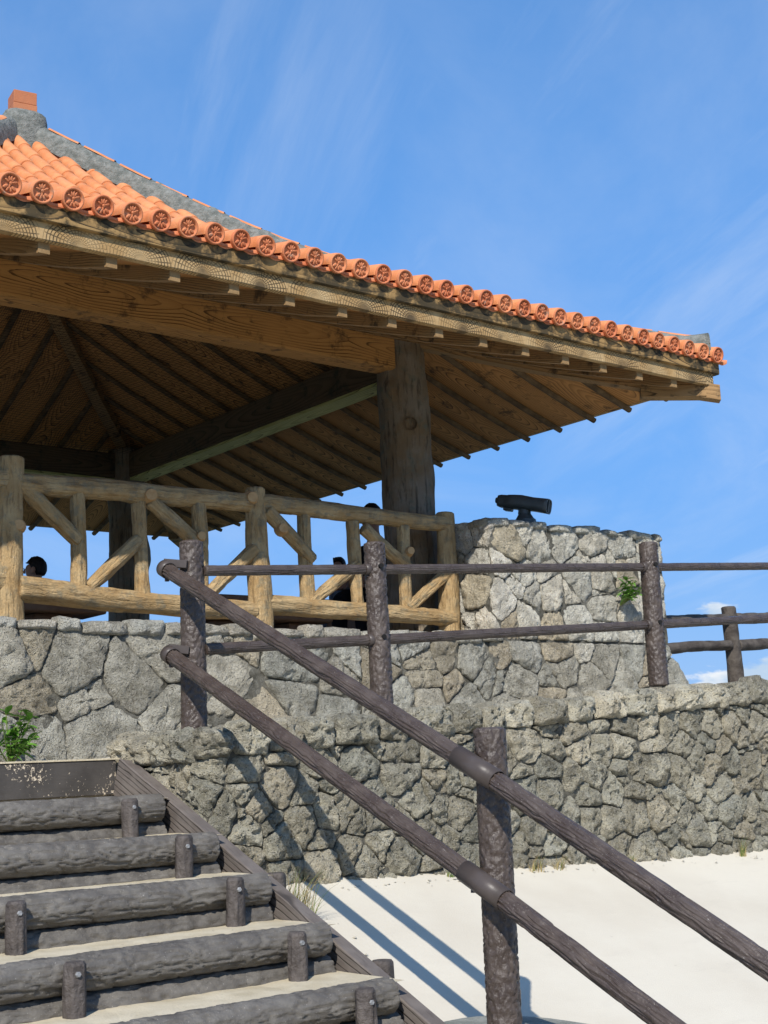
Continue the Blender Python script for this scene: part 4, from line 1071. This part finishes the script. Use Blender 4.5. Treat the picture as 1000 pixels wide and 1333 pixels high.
# ------------------------------------------------------------------ plants
def leaf_mesh(name, w, bend):
    v, f = [], []; n = 6
    for j in range(n + 1):
        t = j / n; ww = w * math.sin(math.pi * min(1, t * .92 + .06)) ** .8
        for s in (-1, 0, 1): v.append((s * ww, t, -bend * t * t + (.10 * abs(s) * ww / w if s else 0)))
    for j in range(n):
        for s in range(2): a = j * 3 + s; f.append((a, a + 1, a + 4, a + 3))
    return mesh(name, v, f, MAT['leaf'])
LEAVES = [leaf_mesh('leaf', .21, .25), leaf_mesh('leaf', .17, .5), leaf_mesh('leaf', .25, .1)]
def shrub(label, base, h, spread, n, ln, out):
    t = thing('leafy_plant', label, 'plant', base); B = Vector(base); mb = MB(); tips = []
    for i in range(max(5, n // 9)):
        d = Vector((random.uniform(-1, 1) * spread, random.uniform(-1, .25) * spread, 0)) + Vector(out); top = B + d + UP * h * random.uniform(.35, 1)
        M, L = frameZ(B, top); mb.add(*lathe([(.006, 0), (.003, L)], 5), M=M); tips.append((B, top))
    mb.build('stem', MAT['grass'], None, t)
    for i in range(n):
        a, c = random.choice(tips); p = a.lerp(c, random.uniform(.45, 1.03)); th = random.uniform(0, 2 * math.pi); el = random.uniform(-.3, .8)
        d = Vector((math.cos(th) * math.cos(el), math.sin(th) * math.cos(el), math.sin(el))); M, L = frameY(p, p + d, (random.uniform(-.3, .3), random.uniform(-.3, .3), 1))
        link('leaf', random.choice(LEAVES), M @ Matrix.Scale(ln * random.uniform(.6, 1.15), 4), t)
shrub('bright green leafy shrub growing at the foot of the deck wall left of the stairs', (3.62, 8.26, .08), .36, .13, 150, .08, (0, -.04, 0))
shrub('small green plant sprouting from the joints of the pale stone block', (9.64, 8.42, 1.34), .25, .11, 90, .088, (0, -.10, 0))
def tuft(label, base, h, n, dry, spread=.05, group=None):
    v1, f1 = [], []; t = thing('grass_tuft', label, 'grass', base, group)
    for m, cnt in ((MAT['grass'], int(n * (1 - dry))), (MAT['hay'], int(n * dry))):
        mb = MB()
        for i in range(cnt):
            th = random.uniform(0, 6.283); hh = h * random.uniform(.4, 1); out = random.uniform(.1, .6) * hh; p = Vector((random.uniform(-spread, spread), random.uniform(-spread * .6, spread * .3), 0)); w = .0026; pts = []
            sd = Vector((-math.sin(th), math.cos(th), 0)) * w
            for k in range(5):
                q = k / 4; c = p + Vector((math.cos(th) * out * q * q, -abs(math.sin(th)) * out * q * q, hh * (q - .25 * q * q))); pts += [tuple(c - sd * (1 - q * .8)), tuple(c + sd * (1 - q * .8))]
            mb.add(pts, [(2 * k, 2 * k + 1, 2 * k + 3, 2 * k + 2) for k in range(4)])
        if cnt: mb.build('blades', m, T(Vector(base)), t, True)
tuft('large dry grass tuft in the corner between stringer and low wall', (4.12, 5.92, -.80), .42, 110, .55, .10)
tuft('dry grass clump in the stringer corner nearer the steps', (4.02, 5.75, -.83), .30, 70, .5, .07)
tuft('tiny green weed at the wall base left of the nearest post', (5.55, 6.33, -.70), .10, 30, .15, .03)
tuft('pale dry tuft at the wall base right of the nearest post', (6.25, 6.32, -.72), .17, 40, .8, .05)
tuft('second pale dry tuft at the wall base just right of the nearest post', (6.47, 6.32, -.73), .15, 40, .75, .05)
tuft('low dry tuft at the wall base below the ramp railing gap', (7.15, 6.32, -.745), .12, 30, .6, .04)
tuft('upright yellow-green tuft at the wall base near the right edge', (8.35, 6.32, -.78), .19, 40, .5, .04)
def twig():
    p = [Vector((6.0, 3.6, zslope(6, 3.6) - .02)) + Vector((-.05 * q - .05 * q * q, .0, .26 * q)) for q in (0, .25, .5, .75, 1)]; mb = MB(); v, f = [], []
    for q, c in enumerate(p):
        for i in range(4): a = i * math.pi / 2; v.append(c + Vector((.0022 * math.cos(a), .0022 * math.sin(a), 0)) * (1 - q * .15))
    for k in range(4):
        for i in range(4): a, c = k * 4 + i, k * 4 + (i + 1) % 4; f.append((a, c, c + 4, a + 4))
    tag(link('dry_stem', mesh('dry_stem', v, f, MAT['hay'])), 'single thin dry stem standing on the cream slope at the lower right', 'stem')
twig()
def debris():
    mb = MB()
    for i in range(170):
        if i < 80: x, y = 4.05 + abs(random.gauss(0, .16)), 5.95 + random.gauss(0, .25)
        else: x, y = random.uniform(4.3, 10), 6.30 - abs(random.gauss(0, .035))
        if y > 6.32: continue
        s = random.uniform(.004, .015); M = T(x, y, zslope(x, y) + .004) @ Matrix.Rotation(random.uniform(0, 6), 4, 'Z')
        mb.add([(-s, -s * .5, 0), (s, -s * .6, 0), (s * .7, s * .6, .001), (-s * .6, s * .5, 0), (0, 0, s * .6)], [(0, 1, 4), (1, 2, 4), (2, 3, 4), (3, 0, 4)], M)
    stuff(tag(mb.build('stone_chips', MAT['path']), 'scattered stone chips and crumbs along the foot of the low wall', 'chips'))
debris()
bpy.context.view_layer.update()
